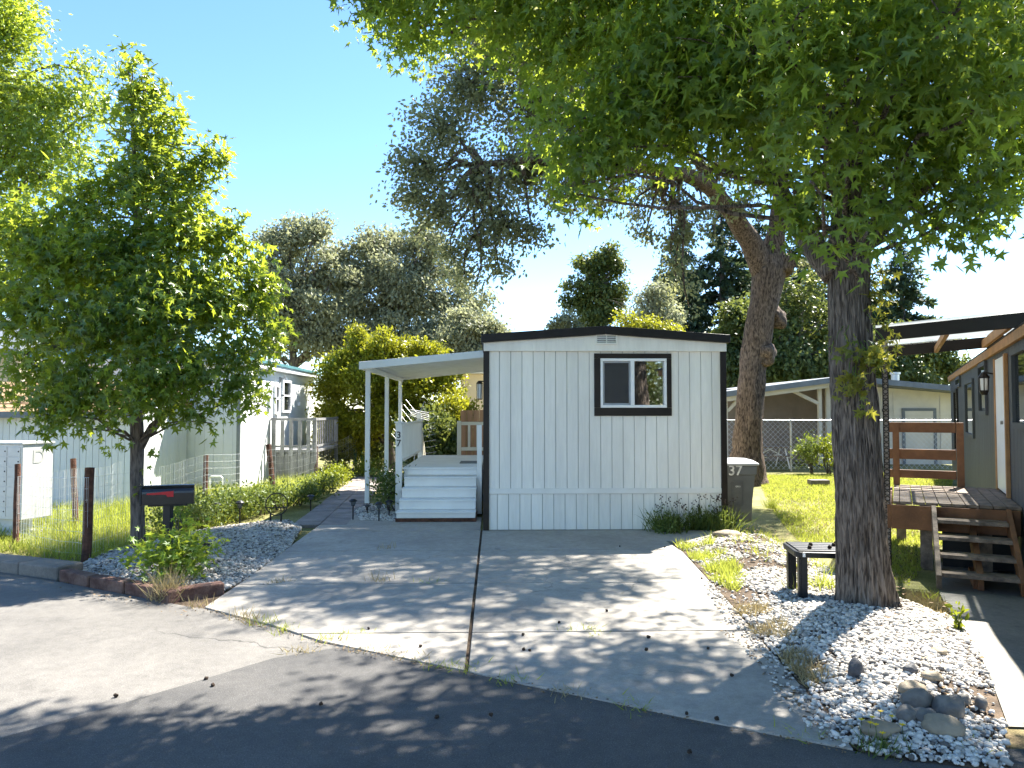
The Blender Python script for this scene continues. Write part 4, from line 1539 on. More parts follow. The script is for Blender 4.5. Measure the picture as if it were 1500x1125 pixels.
# ================================================================== chain-link fence, back house
YC = 21.2
x0c, x1c, hc = 3.6, 13.6, 1.43
cl = thing('chain_link_fence', 'galvanised chain link fence along the back of the lawn', 'fence', (9, YC, 0))
mb = MB(); mb.tube([(x0c, YC, hc), (x1c, YC, hc)], .021, 8); mb.build('top_rail', m_metal, cl)
for x in np.arange(x0c, x1c + .1, 2.5):
    mb = MB(); mb.tube([(x, YC + .02, -.1), (x, YC + .02, hc + .03)], .027, 8); mb.build('post', m_metal, cl)
mb = MB()
x = x0c - hc
while x < x1c:
    for s in (0, 1):
        a, b = (x, 0.02), (x + hc, hc)
        if s: a, b = (x + hc, .02), (x, hc)
        P_ = []
        for (u, v) in (a, b): P_.append([u, v])
        # keep inside the run
        lo, hi = (0, 1) if P_[0][0] < P_[1][0] else (1, 0)
        d = (P_[hi][1] - P_[lo][1]) / (P_[hi][0] - P_[lo][0])
        if P_[lo][0] < x0c: P_[lo][1] += d * (x0c - P_[lo][0]); P_[lo][0] = x0c
        if P_[hi][0] > x1c: P_[hi][1] += d * (x1c - P_[hi][0]); P_[hi][0] = x1c
        if P_[hi][0] - P_[lo][0] > .05: mb.tube([(P_[lo][0], YC - .025, P_[lo][1]), (P_[hi][0], YC - .025, P_[hi][1])], .0042, 3, cap=False)
    x += .15
mb.build('wire_mesh', m_wire, cl)

YB = 23.0
bh = thing('back_house', 'low pale house with shallow grey gable roof behind the chain link fence', 'house', (11, YB, 0))
m_taupe = M('taupe_wall', (.30, .25, .215), .7, .1, 2)
m_pale = M('pale_wall', (.62, .58, .50), .7, .07, 2)
m_greyroof = M('grey_roof', (.16, .18, .20), .7, .15, 4)
bX = lambda px: float(at(px, 602, YB).x)
zl, zp, zr = 2.10, 2.62, 2.16
xl_, xp_, xr_ = bX(1045), bX(1232), bX(1470)
for (a, za, b, zb_) in ((xl_, zl, xp_, zp), (xp_ + .002, zp, xr_, zr)):
    mb = MB(); mb.prism([(a, YB - .6, za), (b, YB - .6, zb_), (b, YB - .6, zb_ + .17), (a, YB - .6, za + .17)], (0, 9, 0)); mb.build('roof', m_greyroof, bh)
mb = MB()
xm = bX(1222)
x = xl_ + .35
mb.box(xl_ + .3, xm + 1.5, YB + 2.0, YB + 2.1, 0, 2.45); tw_ = mb.build('porch_wall', m_taupe, bh)
mb = MB()
while x < xm:
    mb.box(x, x + .05, YB + 1.98, YB + 1.999, 0, 1.75); x += .6
mb.box(xl_ + .3, xm, YB + 1.975, YB + 1.999, 1.76, 1.81)
mb.build('batten', m_taupe, bh)
mb = MB(); mb.box(xm, xr_ - .2, YB + .3, YB + .4, 0, 2.18); mb.prism([(xm, YB + .3, 2.181), (xr_ - .2, YB + .3, 2.181), (xm, YB + .3, 2.60)], (0, .1, 0)); mb.build('front_wall', m_pale, bh)
mb = MB()
x = xm + .25
while x < xr_ - .3:
    if not (bX(1333) - .02 < x < bX(1390)): mb.box(x, x + .04, YB + .275, YB + .299, 0, min(2.12 + (xr_ - x) * .06, 2.5))
    x += .38
mb.build('batten', m_pale, bh)
da, db = bX(1336), bX(1388)
mb = MB(); mb.box(da, da + .09, YB + .26, YB + .298, 0, 1.70); mb.box(db - .09, db, YB + .26, YB + .298, 0, 1.70); mb.box(da, db, YB + .26, YB + .298, 1.702, 1.79)
dd = mb.build('door', m_greyroof, bh); mb = MB(); mb.box(da + .092, db - .092, YB + .28, YB + .297, 0, 1.70); mb.build('door_panel', m_pale, dd)
mb = MB().tube([(bX(1310), YB + .29, 1.72), (bX(1310), YB + .2, 1.72)], .10, 14); mb.build('round_vent', m_black, bh)
mb = MB(); xq = bX(1208); mb.box(xq, xq + .11, YB + .2, YB + .31, 0, 2.52); po = mb.build('porch_post', m_pale, bh)
mb = MB(); mb.bar((xq - .01, YB + .25, 1.95), (bX(1172), YB + .25, 2.32), .10); mb.build('brace', m_pale, po)
mb = MB(); mb.box(xl_ + .45, xl_ + .56, YB + .2, YB + .31, 0, 2.1); po = mb.build('porch_post', m_pale, bh)
mb = MB(); mb.bar((xl_ + .57, YB + .25, 1.7), (xl_ + 1.0, YB + .25, 2.15), .10); mb.build('brace', m_pale, po)
mb = MB(); mb.prism([(xl_ + .1, YB - .3, zl - .001), (xp_, YB - .3, zp - .001), (xp_, YB - .3, zp - .14), (xl_ + .1, YB - .3, zl - .14)], (0, .08, 0)); mb.build('soffit_beam', m_pale, bh)
mb = MB(); cxx = bX(1371); mb.tube([(cxx, YB + 2, 2.2), (cxx, YB + 2, 2.95)], .13, 12); mb.tube([(cxx, YB + 2, 2.96), (cxx, YB + 2, 3.03)], .17, 12); mb.build('flue_pipe', m_metal, bh)

# picnic table behind the fence
pc = at(1128, 668, 22.2); pc.z = 0
pt = thing('picnic_table', 'white framed picnic table standing behind the chain link fence', 'picnic table', pc)
mb = MB()
mb.box(pc.x - .5, pc.x + .5, pc.y - .35, pc.y + .35, .60, .64); mb.build('tabletop', m_weathered, pt)
for s in (-1, 1):
    mb = MB(); mb.box(pc.x - .5, pc.x + .5, pc.y + s * .62 - .12, pc.y + s * .62 + .12, .36, .395); mb.build('bench_seat', m_weathered, pt)
for s in (-1, 1):
    mb = MB(); xx = pc.x + s * .38
    mb.tube([(xx, pc.y - .55, 0), (xx, pc.y - .18, .6)], .02, 6); mb.tube([(xx, pc.y + .55, 0), (xx, pc.y + .18, .6)], .02, 6); mb.tube([(xx, pc.y - .72, .35), (xx, pc.y + .72, .35)], .018, 6); mb.tube([(xx, pc.y, .35), (pc.x - s * .1, pc.y, .6)], .016, 6)
    mb.build('frame', m_vinyl, pt)
q = at(1199, 708, 17.2); q.z = 0
mb = MB(); mb.box(q.x - .22, q.x + .22, q.y - .12, q.y + .12, .0, .10)
tag(mb.build('paving_block', m_kerb, bevel=.012), 'single grey paving block lying on the bright back lawn', 'block')

# ================================================================== shed, white neighbour home and a far house
sd = thing('shed', 'white board shed with tan shingle roof behind the slim tree', 'shed', (-9.5, 13.6, 0))
m_shed = M('shed_paint', (.66, .68, .68), .6, .08, 2, bump=.15, bs=30, stretch=(1, 1, .2))
mb = MB(); boards(mb, -13.5, -6.57, 13.6, .0, 1.72, bw=.115, gap=.007); mb.build('front_wall', m_shed, sd)
mb = MB(); mb.box(-13.5, -6.59, 13.619, 13.68, 0, 1.72); mb.box(-6.62, -6.572, 13.681, 15.9, 0, 1.70); mb.box(-13.5, -6.59, 15.901, 15.96, 0, 1.72); mb.prism([(-6.62, 13.68, 1.701), (-6.62, 15.9, 1.701), (-6.62, 14.79, 2.22)], (.048, 0, 0)); mb.build('wall_core', m_groove, sd)
mb = MB()
y = 13.62
while y < 15.9:
    yb = min(y + .108, 15.93)
    ht = lambda yy: 1.70 + .47 * max(0, min(yy - 13.62, 15.93 - yy))
    mb.prism([(-6.571, y, .0), (-6.571, yb, .0), (-6.571, yb, ht(yb)), (-6.571, y, ht(y))], (.018, 0, 0)); y += .115
mb.build('side_wall', m_shed, sd)
m_shingle = M('tan_shingles', (.36, .235, .13), .85, .25, 6, bump=.4, bs=70, fine=.15)
mb = MB()
r_ = random.Random(3)
for side in (0, 1):
    for row in range(8):
        u0, u1 = row / 8, (row + 1.12) / 8
        f_ = lambda u: ((13.42 + 1.37 * u, 1.66 + .60 * u) if side == 0 else (16.16 - 1.37 * u, 1.66 + .60 * u))
        (ya, za), (yb, zb_) = f_(u0), f_(min(u1, 1.0))
        x = -13.6 - r_.uniform(0, .3)
        while x < -6.45:
            wdt = r_.uniform(.25, .4); xe = min(x + wdt - .006, -6.40)
            h = r_.uniform(0, .006)
            mb.add([(x, ya, za + .03 + h), (xe, ya, za + .03 + h), (xe, yb, zb_ + .016), (x, yb, zb_ + .016), (x, ya, za + .005), (xe, ya, za + .005)], [(0, 1, 2, 3) if side == 0 else (3, 2, 1, 0), (4, 5, 1, 0)])
            x += wdt
    (ya, za), (yb, zb_) = f_(0), f_(1)
    mb.prism([(-13.6, ya, za), (-13.6, yb, zb_), (-13.6, yb, zb_ - .05), (-13.6, ya, za - .05)], (7.2, 0, 0))
mb.build('roof', m_shingle, sd)
mb = MB(); mb.box(-13.6, -6.4, 13.38, 13.415, 1.58, 1.69); mb.build('fascia', m_greyroof, sd)

wh = thing('white_home', 'white manufactured home with teal roof edge and small grey side porch', 'mobile home', (-7, 15.8, 0))
m_whome = M('white_home_siding', (.74, .76, .75), .55, .06, 2)
m_teal = M('teal_edge', (.09, .22, .24), .5, .15, 4)
m_greytrim = M('grey_trim', (.22, .24, .25), .6, .12, 4)
XH = -5.44
mb = MB()
x = -9.8
while x < XH - .07:
    mb.box(x, min(x + .20, XH - .07) - .005, 15.97, 15.99, 0, 2.68); x += .2
mb.build('front_wall', m_whome, wh)
mb = MB(); mb.box(-9.8, XH - .03, 15.99, 22.4, .0, 2.68); mb.build('wall_core', m_whome, wh)
mb = MB()
y = 15.99
while y < 22.4:
    mb.box(XH - .03, XH - .008, y, min(y + .4, 22.4) - .006, 0, 2.66); y += .4
mb.build('side_wall', m_whome, wh)
mb = MB(); mb.box(XH - .07, XH + .006, 15.93, 15.985, 0, 2.66); mb.build('corner_trim', m_greytrim, wh)
mb = MB(); mb.box(-9.9, XH + .14, 15.83, 22.5, 2.682, 2.80); mb.build('fascia', m_whome, wh, bevel=.01)
mb = MB(); mb.box(-9.9, XH + .17, 15.80, 22.55, 2.802, 2.87); mb.prism([(-9.9, 15.8, 2.871), (XH + .17, 15.8, 2.871), (-7.6, 15.8, 3.25)], (0, 6.7, 0)); mb.build('roof', m_teal, wh)
for (ya, yb, za, zb_) in ((19.0, 19.75, 1.66, 2.50), (18.35, 18.72, 1.62, 2.36)):
    mb = MB()
    for (c, d, e, f_) in ((ya, yb, zb_ - .06, zb_), (ya, yb, za, za + .06), (ya, ya + .06, za + .062, zb_ - .062), (yb - .06, yb, za + .062, zb_ - .062), (ya, yb, (za + zb_) / 2, (za + zb_) / 2 + .04)):
        mb.box(XH - .004, XH + .05, c, d, e, f_)
    wi = mb.build('window', m_vinyl, wh); mb = MB(); mb.box(XH - .002, XH + .01, ya + .04, yb - .04, za + .04, zb_ - .04); mb.build('pane', m_darkglass, wi)
mb = MB(); mb.tube([(XH, 18.85, 2.5), (XH + .14, 18.85, 2.56), (XH + .16, 18.85, 2.47)], .022, 6); mb.box(XH - .006, XH + .02, 18.8, 18.9, 2.44, 2.56); mb.build('wall_lamp', m_metal, wh)
mb = MB(); mb.box(XH - .006, XH + .06, 17.9, 18.05, 1.75, 2.05); mb.build('meter_box', m_vinyl, wh)
mb = MB(); mb.box(XH - .006, XH + .05, 20.6, 20.7, 1.85, 1.96); mb.build('outlet_box', m_vinyl, wh)
pr = thing('side_porch', 'grey weathered porch with board railing beside the white home', 'porch', (-4.9, 18, 0))
m_greywood = M('grey_wood', (.25, .25, .25), .8, .2, 5, bump=.3, bs=30)
PX0, PX1, PY0, PY1 = XH + .01, -4.32, 18.05, 20.6
mb = MB(); mb.box(PX0, PX1, PY0, PY1, .70, .76); mb.build('deck_floor', m_greywood, pr)
mb = MB(); mb.box(PX0, PX1, PY0 - .02, PY0 + .03, 1.47, 1.53); mb.box(PX1 - .05, PX1, PY0 + .031, PY1, 1.47, 1.53); mb.box(PX0, PX1, PY0, PY0 + .03, .82, .87); mb.box(PX1 - .04, PX1 - .01, PY0 + .031, PY1, .82, .87); mb.build('railing', m_greywood, pr)
for x in np.arange(PX0 + .04, PX1 - .08, .21):
    mb = MB(); mb.box(x, x + .09, PY0 - .024, PY0 - .003, .60, 1.468); mb.build('baluster', m_greywood, pr)
for y in np.arange(PY0 + .12, PY1, .2):
    mb = MB(); mb.box(PX1 - .035, PX1 - .015, y, y + .04, .871, 1.469); mb.build('baluster', m_greywood, pr)
for (x, y) in ((PX0 + .02, PY0), (PX1 - .1, PY0), (PX1 - .1, PY1 - .1)):
    mb = MB(); mb.box(x, x + .09, y + .032, y + .12, 0, 1.54); mb.build('post', m_greywood, pr)
mb = MB(); mb.box(PX0, PX1, PY0 + .04, PY0 + .06, .0, .69)
for x in np.arange(PX0 + .02, PX1 - .05, .16): mb.box(x, x + .13, PY0 + .018, PY0 + .039, .02, .66)
mb.build('skirt', m_greywood, pr)
fh = thing('far_house', 'beige house with dark gable roof showing past the leafy crown', 'house', (-20, 25, 0))
m_beige = M('beige_wall', (.50, .42, .33), .8, .08, 2)
mb = MB(); mb.box(-27, -15.9, 25, 31, 0, 3.6); mb.build('wall', m_beige, fh)
mb = MB(); mb.prism([(-15.6, 24.5, 3.55), (-15.6, 28, 5.0), (-15.6, 31.5, 3.55), (-15.6, 31.5, 3.75), (-15.6, 28, 5.2), (-15.6, 24.5, 3.75)], (-12, 0, 0)); mb.build('roof', m_greyroof, fh)
mb = MB(); mb.box(-18.3, -17.1, 24.96, 24.999, 1.3, 2.5); mb.build('window', m_darkglass, fh)

# wooden fence and cream house behind the deck
wf = thing('wooden_fence', 'brown board fence behind the rear railing of the porch', 'fence', (1, 17.6, 0))
m_fencewood = M('fence_wood', (.30, .185, .115), .85, .3, 4, bump=.3, bs=40, stretch=(1, 1, .2))
for i in range(6):
    x = -.80 + i * .15
    mb = MB(); mb.box(x, min(x + .142, -.18), 17.6, 17.62, .02, 1.72 + random.uniform(-.01, .01)); mb.build('board', m_fencewood, wf)
mb = MB(); mb.box(-.80, -.18, 17.621, 17.67, .35, .44); mb.box(-.80, -.18, 17.621, 17.67, 1.35, 1.44); mb.build('rail', m_fencewood, wf)
ch = thing('cream_house', 'cream house wall showing between the bright bush and the white carport', 'house', (1, 25, 0))
m_yellow = M('cream_wall', (.68, .56, .36), .75, .06, 2)
mb = MB(); mb.box(-1.15, 3.2, 25, 30, 0, 2.95); mb.build('wall', m_yellow, ch)
mb = MB(); mb.prism([(-1.5, 24.6, 2.96), (3.6, 24.6, 2.96), (3.6, 24.6, 3.1), (1.0, 24.6, 3.7), (-1.5, 24.6, 3.1)], (0, 6, 0)); mb.build('roof', m_cream, ch)

# ================================================================== street furniture on the left
cbp = gp(32, 787)
cb = thing('cluster_mailbox', 'pale grey cluster mailbox with rows of locker doors at the kerb', 'mailbox', (cbp.x, cbp.y, 0))
m_cbu = M('mailbox_paint', (.60, .60, .57), .5, .06, 5)
FN = Vector((-.34, -.94, 0)); SN = Vector((.94, -.34, 0))   # front faces the road
cor = gp(30, 786); cor.z = 0
fd, sdv = -SN, -FN
mb = MB(); mb.pbox(cor + Vector((0, 0, .22)), fd * .80, sdv * .46, (0, 0, 1.02)); mb.build('cabinet', m_cbu, cb, bevel=.006)
mb = MB(); mb.pbox(cor - fd * .015 - sdv * .02 + Vector((0, 0, 1.243)), fd * .83, sdv * .50, (0, 0, .03)); mb.build('cap', m_cbu, cb, bevel=.006)
mb = MB(); mb.pbox(cor + fd * .22 + sdv * .08 + Vector((0, 0, 0)), fd * .30, sdv * .26, (0, 0, .218)); mb.pbox(cor + fd * .1 + sdv * .0 + Vector((0, 0, .0)), fd * .55, sdv * .44, (0, 0, .03)); mb.build('pedestal', m_cbu, cb)
for c in range(3):
    for r in range(7):
        o = cor + fd * (.035 + c * .25) - sdv * .007 + Vector((0, 0, .26 + r * .137))
        mb = MB(); mb.pbox(o, fd * .235, sdv * .0065, (0, 0, .126)); d_ = mb.build('locker_door', m_cbu, cb, bevel=.002)
        mb = MB(); mb.tube([o + fd * .03 + Vector((0, 0, .065)), o + fd * .03 - sdv * .006 + Vector((0, 0, .065))], .010, 8); mb.build('lock', m_bplast, d_)
m_faint = M('faint_letter', (.50, .50, .46), .7, .06, 5)
text_mesh('D', .26, cor + sdv * .24 + SN * .002 + Vector((0, 0, 1.06)), sdv, (0, 0, 1), .0015, 'letter', m_faint, cb)

mp_ = gp(245, 826); mp_.z = 0
mbx = thing('post_mailbox', 'black domed mailbox with red flag on a black post by the slim tree', 'mailbox', mp_)
ax = Vector((-.93, -.30, 0)).normalized(); ay = Vector((-ax.y, ax.x, 0))
bz = .665
prof = [(-.088, 0), (.088, 0), (.088, .125)] + [(.088 * math.cos(a), .125 + .088 * math.sin(a)) for a in np.linspace(.25, math.pi - .25, 9)] + [(-.088, .125)]
mq = lambda l, wv, z: mp_ + ax * l + ay * wv + Vector((0, 0, bz + z))
m_mbox = M('glossy_black_box', (.012, .012, .015), .22, .15, 5, spec=.6)
mb = MB(); mb.prism([mq(-.27, u, v) for u, v in prof], ax * .53); mb.build('box', m_mbox, mbx, bevel=.004)
mb = MB(); mb.prism([mq(.261, u * 1.05, v * 1.02 - .002) for u, v in prof], ax * .018); mdoor = mb.build('door', M('dull_black_door', (.03, .03, .032), .6, .2, 5), mbx, bevel=.003)
mb = MB(); mb.pbox(mq(.28, -.02, .20), ax * .012, ay * .04, (0, 0, .03)); mb.build('door_latch', m_mbox, mdoor)
m_red = M('red_flag', (.50, .025, .03), .45, .1, 4)
sside = ay if ay.y < 0 else -ay
mb = MB(); fq = lambda l, z: mp_ + ax * l + sside * .089 + Vector((0, 0, bz + z))
mb.prism([fq(.21, .115), fq(.21, .13), fq(.02, .145), fq(-.06, .15), fq(-.06, .085), fq(.0, .088), fq(.02, .112)], sside * .006); mb.build('flag', m_red, mbx)
mb = MB(); mb.bar(mp_ + Vector((0, 0, -.1)), mp_ + Vector((0, 0, bz - .002)), .085, up=(0, 1, 0)); mb.build('post', m_bplast, mbx, bevel=.006)
mb = MB(); mb.pbox(mq(-.2, -.07, -.001), ax * .4, ay * .14, (0, 0, -.018)); mb.build('mounting_board', m_bplast, mbx)

# wire fences
def post(par, base, top, r, mat, n=9):
    mb = MB(); b, t = Vector(base), Vector(top)
    pts = [b.lerp(t, k / 6) + Vector((random.uniform(-.004, .004), random.uniform(-.004, .004), 0)) for k in range(7)]
    mb.tube([b - (t - b) * .15] + pts, r, n); return mb.build('post', mat, par)


def net(par, A, B, h0, h1, dv=.06, nh_=7, seed=0, sag=.0):
    A, B = Vector(A), Vector(B); L_ = (B - A).length; d = (B - A).normalized(); rr = random.Random(seed)
    side = Vector((-d.y, d.x, 0)); mb = MB()
    bow = lambda t: side * (.03 * math.sin(t * 7 + seed) + .02 * math.sin(t * 17)) + Vector((0, 0, -sag * math.sin(math.pi * t)))
    hh = lambda t: h0 + (h1 - h0) * t
    n = int(L_ / dv)
    for i in range(n + 1):
        t = i / n; p = A + d * (L_ * t) + bow(t)
        lean = side * rr.uniform(-.01, .01)
        mb.tube([p + Vector((0, 0, .02)), p + lean + Vector((0, 0, hh(t)))], .0014, 3, cap=False)
    for j in range(nh_):
        m = max(6, int(L_ / .35))
        mb.tube([A + d * (L_ * i / m) + bow(i / m) + Vector((0, 0, .03 + (hh(i / m) - .03) * j / (nh_ - 1))) + side * rr.uniform(-.006, .006) for i in range(m + 1)], .0015, 3, cap=False)
    return mb.build('wire_mesh', m_wire, par)


P = {k: gp(a, b) for k, a, b in (('a', 23, 797), ('b', 126, 819), ('c', 111, 772), ('d', 300, 738), ('e', 401, 724), ('f', 463, 705), ('g', 521, 690))}
f1 = thing('wire_fence', 'wire fence on rusty posts between concrete kerb and lawn', 'fence', P['b'])
post(f1, P['a'], at(26, 680, P['a'].y), .036, m_rust); post(f1, P['b'], at(132, 685, P['b'].y), .052, m_rust)
net(f1, P['a'], P['b'], .86, .93, .05, 8, 1)
f2 = thing('wire_fence', 'wire fence running back from the rusty corner post past the low shrubs', 'fence', P['d'])
post(f2, P['d'], at(302, 667, P['d'].y), .045, m_rust); post(f2, P['e'], at(393, 651, P['e'].y), .055, m_rust); post(f2, P['f'], at(463, 654, P['f'].y), .05, m_rust)
post(f2, P['g'], at(519, 625, P['g'].y), .04, m_greenpost); post(f2, P['g'] + Vector((.17, .25, 0)), at(525, 629, P['g'].y + .25), .04, m_greenpost)
net(f2, P['b'], P['d'], .93, .9, .07, 8, 2, .05); net(f2, P['d'], P['e'], .9, .92, .07, 8, 3, .04); net(f2, P['e'], P['f'], .92, .95, .08, 7, 4, .05); net(f2, P['f'], P['g'], .9, 1.15, .09, 7, 5, .12)
f3 = thing('wire_fence', 'short wire fence from the mailbox post back towards the shed', 'fence', P['c'])
post(f3, P['c'], at(107, 672, P['c'].y), .04, m_rust)
net(f3, P['a'], P['c'], .86, .86, .05, 8, 6); net(f3, P['c'], (-6.66, 13.4, 0), .86, .8, .07, 7, 7, .05)
hp = gp(316, 724)
mb = MB().tube([hp + Vector((-.13, 0, -.05)), hp + Vector((-.13, 0, .33)), hp + Vector((-.1, 0, .36)), hp + Vector((.1, 0, .36)), hp + Vector((.13, 0, .33)), hp + Vector((.13, 0, -.05))], .018, 8)
tag(mb.build('garden_hoop', m_vinyl), 'small white metal hoop in the grass before the white home', 'hoop')

# path lights
spots = [(317, 767, .28, 'path light among the low shrubs nearest the slim tree'), (351, 768, .32, 'path light beside the round wire plant ring'), (455, 748, .24, 'path light in front of the far shrubs beyond the plant ring'),
         (517, 761, .29, 'path light standing at the corner of the driveway and paver path'), (555, 763, .26, 'path light directly before the bush at the white steps'), (570, 757, .24, 'path light tucked under the bush at the white steps'),
         (283, 832, .24, 'path light half hidden in the leafy kerb shrub'), (302, 826, .22, 'path light on the white pebbles behind the kerb shrub'), (538, 752, .12, 'short broken path light by the front carport post')]
m_lens = M('clear_lens', (.10, .11, .11), .15, .1, 3, spec=.8)
pl0 = thing('path_light', '', 'path light', (0, 0, 0), 'solar path lights in the gravel')
mb = MB().tube([(0, 0, -.05), (0, 0, .20)], .011, 8); mb.build('stake', m_bplast, pl0)
mb = MB().lathe([(.03, .20), (.045, .255)], (0, 0, 0), 10); mb.build('lens', m_lens, pl0)
mb = MB().lathe([(.066, .256), (.066, .268), (.03, .292), (.0, .294)], (0, 0, 0), 14)
mb.lathe([(.0, .19), (.032, .19), (.032, .2), (.0, .2)], (0, 0, 0), 10); mb.build('cap', m_bplast, pl0)
for i, (a, b, h, lb) in enumerate(spots):
    q = pl0 if i == 0 else copy_tree(pl0)
    p = gp(a, b); q.location = (p.x, p.y, .02); q.scale = (1, 1, h / .28); q['label'] = lb
# round wire plant ring
rp_ = gp(405, 768)
rg = thing('plant_ring', 'round black wire plant ring on short legs among the low shrubs', 'plant stand', rp_)
mb = MB().torus(rp_ + Vector((0, 0, .30)), (1, 0, 0), (0, 0, 1), .165, .009, 28, 6); mb.tube([rp_ + Vector((-.16, 0, .25)), rp_ + Vector((.16, 0, .25))], .007, 6); mb.build('ring', m_bplast, rg)
for x in (-.09, .07):
    mb = MB().tube([rp_ + Vector((x, -.02, -.05)), rp_ + Vector((x, 0, .16))], .014, 6); mb.build('leg', m_bplast, rg)
# ================================================================== the big sweetgum over the drive
rng = np.random.default_rng(5)
tx, ty = gp(1274, 912).x, gp(1274, 912).y + .26
bt_ = thing('sweetgum_tree', 'big sweetgum with thick furrowed grey trunk standing in the white pebbles', 'tree', (tx, ty, 0))
DT = ty
ctr = [(1274, 935, .0), (1273, 912, .02), (1268, 880, .03), (1262, 800, .03), (1257, 700, .02), (1252, 600, .01), (1246, 500, 0), (1243, 420, 0), (1242, 385, 0), (1240, 300, .05), (1238, 200, .1), (1241, 80, .15), (1246, -80, .2), (1250, -300, .3), (1255, -560, .4)]
wid = [126, 100, 82, 70, 65, 62, 57, 54, 58, 38, 33, 29, 25, 19, 12]
pts = [at(a, b, DT + c) for a, b, c in ctr]
rad = [w_ / F * DT / 2 for w_ in wid]
# resample
fine_p, fine_r = [], []
for i in range(len(pts) - 1):
    nseg = 14 if i < 8 else 6
    for k in range(nseg):
        t = k / nseg
        fine_p.append(pts[i].lerp(pts[i + 1], t)); fine_r.append(rad[i] * (1 - t) + rad[i + 1] * t)
fine_p.append(pts[-1]); fine_r.append(rad[-1])


def bark_disp(p, a, r):
    q = Vector((p.x * 1.0, p.y * 1.0, p.z * .16))
    w1 = mnoise.noise(Vector((math.cos(a) * 6.5, math.sin(a) * 6.5, p.z * 1.5)))
    w2 = mnoise.noise(Vector((math.cos(a) * 15, math.sin(a) * 15, p.z * 3.6)))
    rid = 1 - abs(w1) * 2.4
    fl_ = max(0, .5 - p.z) * 2
    return r * (.075 * rid + .06 * (1 - abs(w2) * 2.4) - .085 + .16 * fl_ * mnoise.noise(Vector((math.cos(a) * 1.9, math.sin(a) * 1.9, 3)))) + (.02 * mnoise.noise(Vector((p.x * 2, p.y * 2, p.z * 1.2))) if r > .1 else 0)


mb = MB()
mb.tube(fine_p, fine_r, n=144, disp=bark_disp)
fork = pts[8]
def wl_(L): return [at(a, b, c) for a, b, c in L]
for path, r0, r1 in ((wl_([(1225, 400, DT), (1200, 372, DT + .1), (1175, 340, DT + .3), (1120, 240, DT + .8), (1050, 120, DT + 1.2), (960, 0, DT + 1.6)]), .12, .03),
                     (wl_([(1252, 330, DT), (1254, 225, DT - .05), (1270, 150, DT - .1), (1290, 90, DT - .2), (1330, -60, DT - .3), (1400, -260, DT - .4)]), .105, .03),
                     (wl_([(1250, 370, DT), (1300, 320, DT + .05), (1386, 235, DT + .1), (1418, 180, DT + .1), (1500, 60, DT + .2), (1640, -120, DT + .3)]), .10, .03),
                     (wl_([(1240, 250, DT), (1180, 120, DT - .3), (1090, -30, DT - .4), (900, -160, DT + .6), (720, -170, DT + 1.6), (590, -60, DT + 2.3)]), .09, .02)):
    ff, rr_ = [], []
    for i in range(len(path) - 1):
        for k in range(5):
            t = k / 5; ff.append(path[i].lerp(path[i + 1], t)); rr_.append(r0 + (r1 - r0) * (i + t) / (len(path) - 1))
    mb.tube(ff, rr_, n=18, disp=lambda p, a, r: r * .12 * mnoise.noise(Vector((math.cos(a) * 3, math.sin(a) * 3, p.z * 2))))
LOB = []
for a, b, d, r, *rz in [(560, -10, 8.0, .62), (612, 40, 7.9, .62), (590, -110, 8.2, .9), (655, -60, 7.7, 1.0), (680, 40, 7.5, .38),
                   (740, -20, 7.2, .9), (800, 60, 7.0, .7), (860, 50, 6.8, .8), (905, 150, 6.5, .75), (860, 225, 6.3, .5), (825, 275, 6.4, .22), (850, 285, 6.4, .18), (800, 180, 6.6, .32), (960, 150, 6.2, .68), (915, 215, 6.2, .34), (1000, 80, 6.0, .8), (1005, 165, 6.1, .40),
                   (1060, 140, 6.0, .68), (1100, 90, 5.6, .8), (1125, 225, 6.2, .34), (1172, 300, 6.0, .26), (1010, -60, 6.0, 1.1), (880, -90, 6.6, 1.0), (770, -140, 7.3, 1.0),
                   (1235, 40, 4.9, .55), (1180, 160, 5.0, .40), (1185, 260, 5.1, .26), (1170, 20, 4.7, .5), (1300, 295, 5.4, .42), (1270, 340, 5.2, .24), (1380, 120, 5.8, .9), (1340, 225, 6.0, .72), (1415, 290, 5.7, .42), (1370, 335, 5.8, .25),
                   (1450, 60, 6.0, 1.1), (1495, 190, 6.2, .85), (1465, 250, 6.0, .4), (1215, 345, 5.2, .16), (1330, -40, 5.2, .9), (1300, 90, 4.7, .45), (1400, 20, 4.4, .5), (1240, 190, 5.1, .25), (1480, 110, 4.6, .45)]:
    r *= .80; p = at(a, b, d); LOB.append((p.x, p.y, p.z, r, rz[0] if rz else r * .9))
NV = len(LOB)
LOB += [(3.2, 8.3, 6.2, 1.0), (4.2, 9.0, 7.4, 1.1), (3.7, 7.6, 5.6, .9), (4.9, 9.2, 6.6, .9), (4.5, 8.2, 7.0, 1.3), (5.0, 8.6, 7.8, 1.1), (5.6, 9.8, 8.4, 1.0), (3.0, 5.9, 8.2, 1.9), (1.2, 6.2, 7.6, 1.6), (5.0, 6.4, 7.2, 1.8), (3.2, 4.2, 7.2, 1.7), (.2, 7.2, 7.4, 1.3), (2.4, 7.3, 7.6, 1.3), (3.0, 5.8, 10.0, 1.5), (4.6, 4.2, 6.2, 1.5), (1.4, 4.0, 6.6, 1.5),
        (6.2, 5.4, 5.6, 1.4), (5.4, 3.4, 5.2, 1.3), (3.4, 2.8, 6.2, 1.4), (-.5, 6.2, 7.6, 1.1), (.2, 4.9, 7.0, 1.2), (2.2, 2.4, 6.4, 1.2), (4.4, 2.2, 6.0, 1.3), (.8, 3.4, 7.4, 1.1)]
lv1, C, li = leaves(LOB[:NV], (tx, ty, 5.2), 2750, 12, .105, .14, rng, droop=.8, up=.6, shell=.55, tmpl='star', tint_mean=.56, tint_lobe=.4, zsq=1.7)
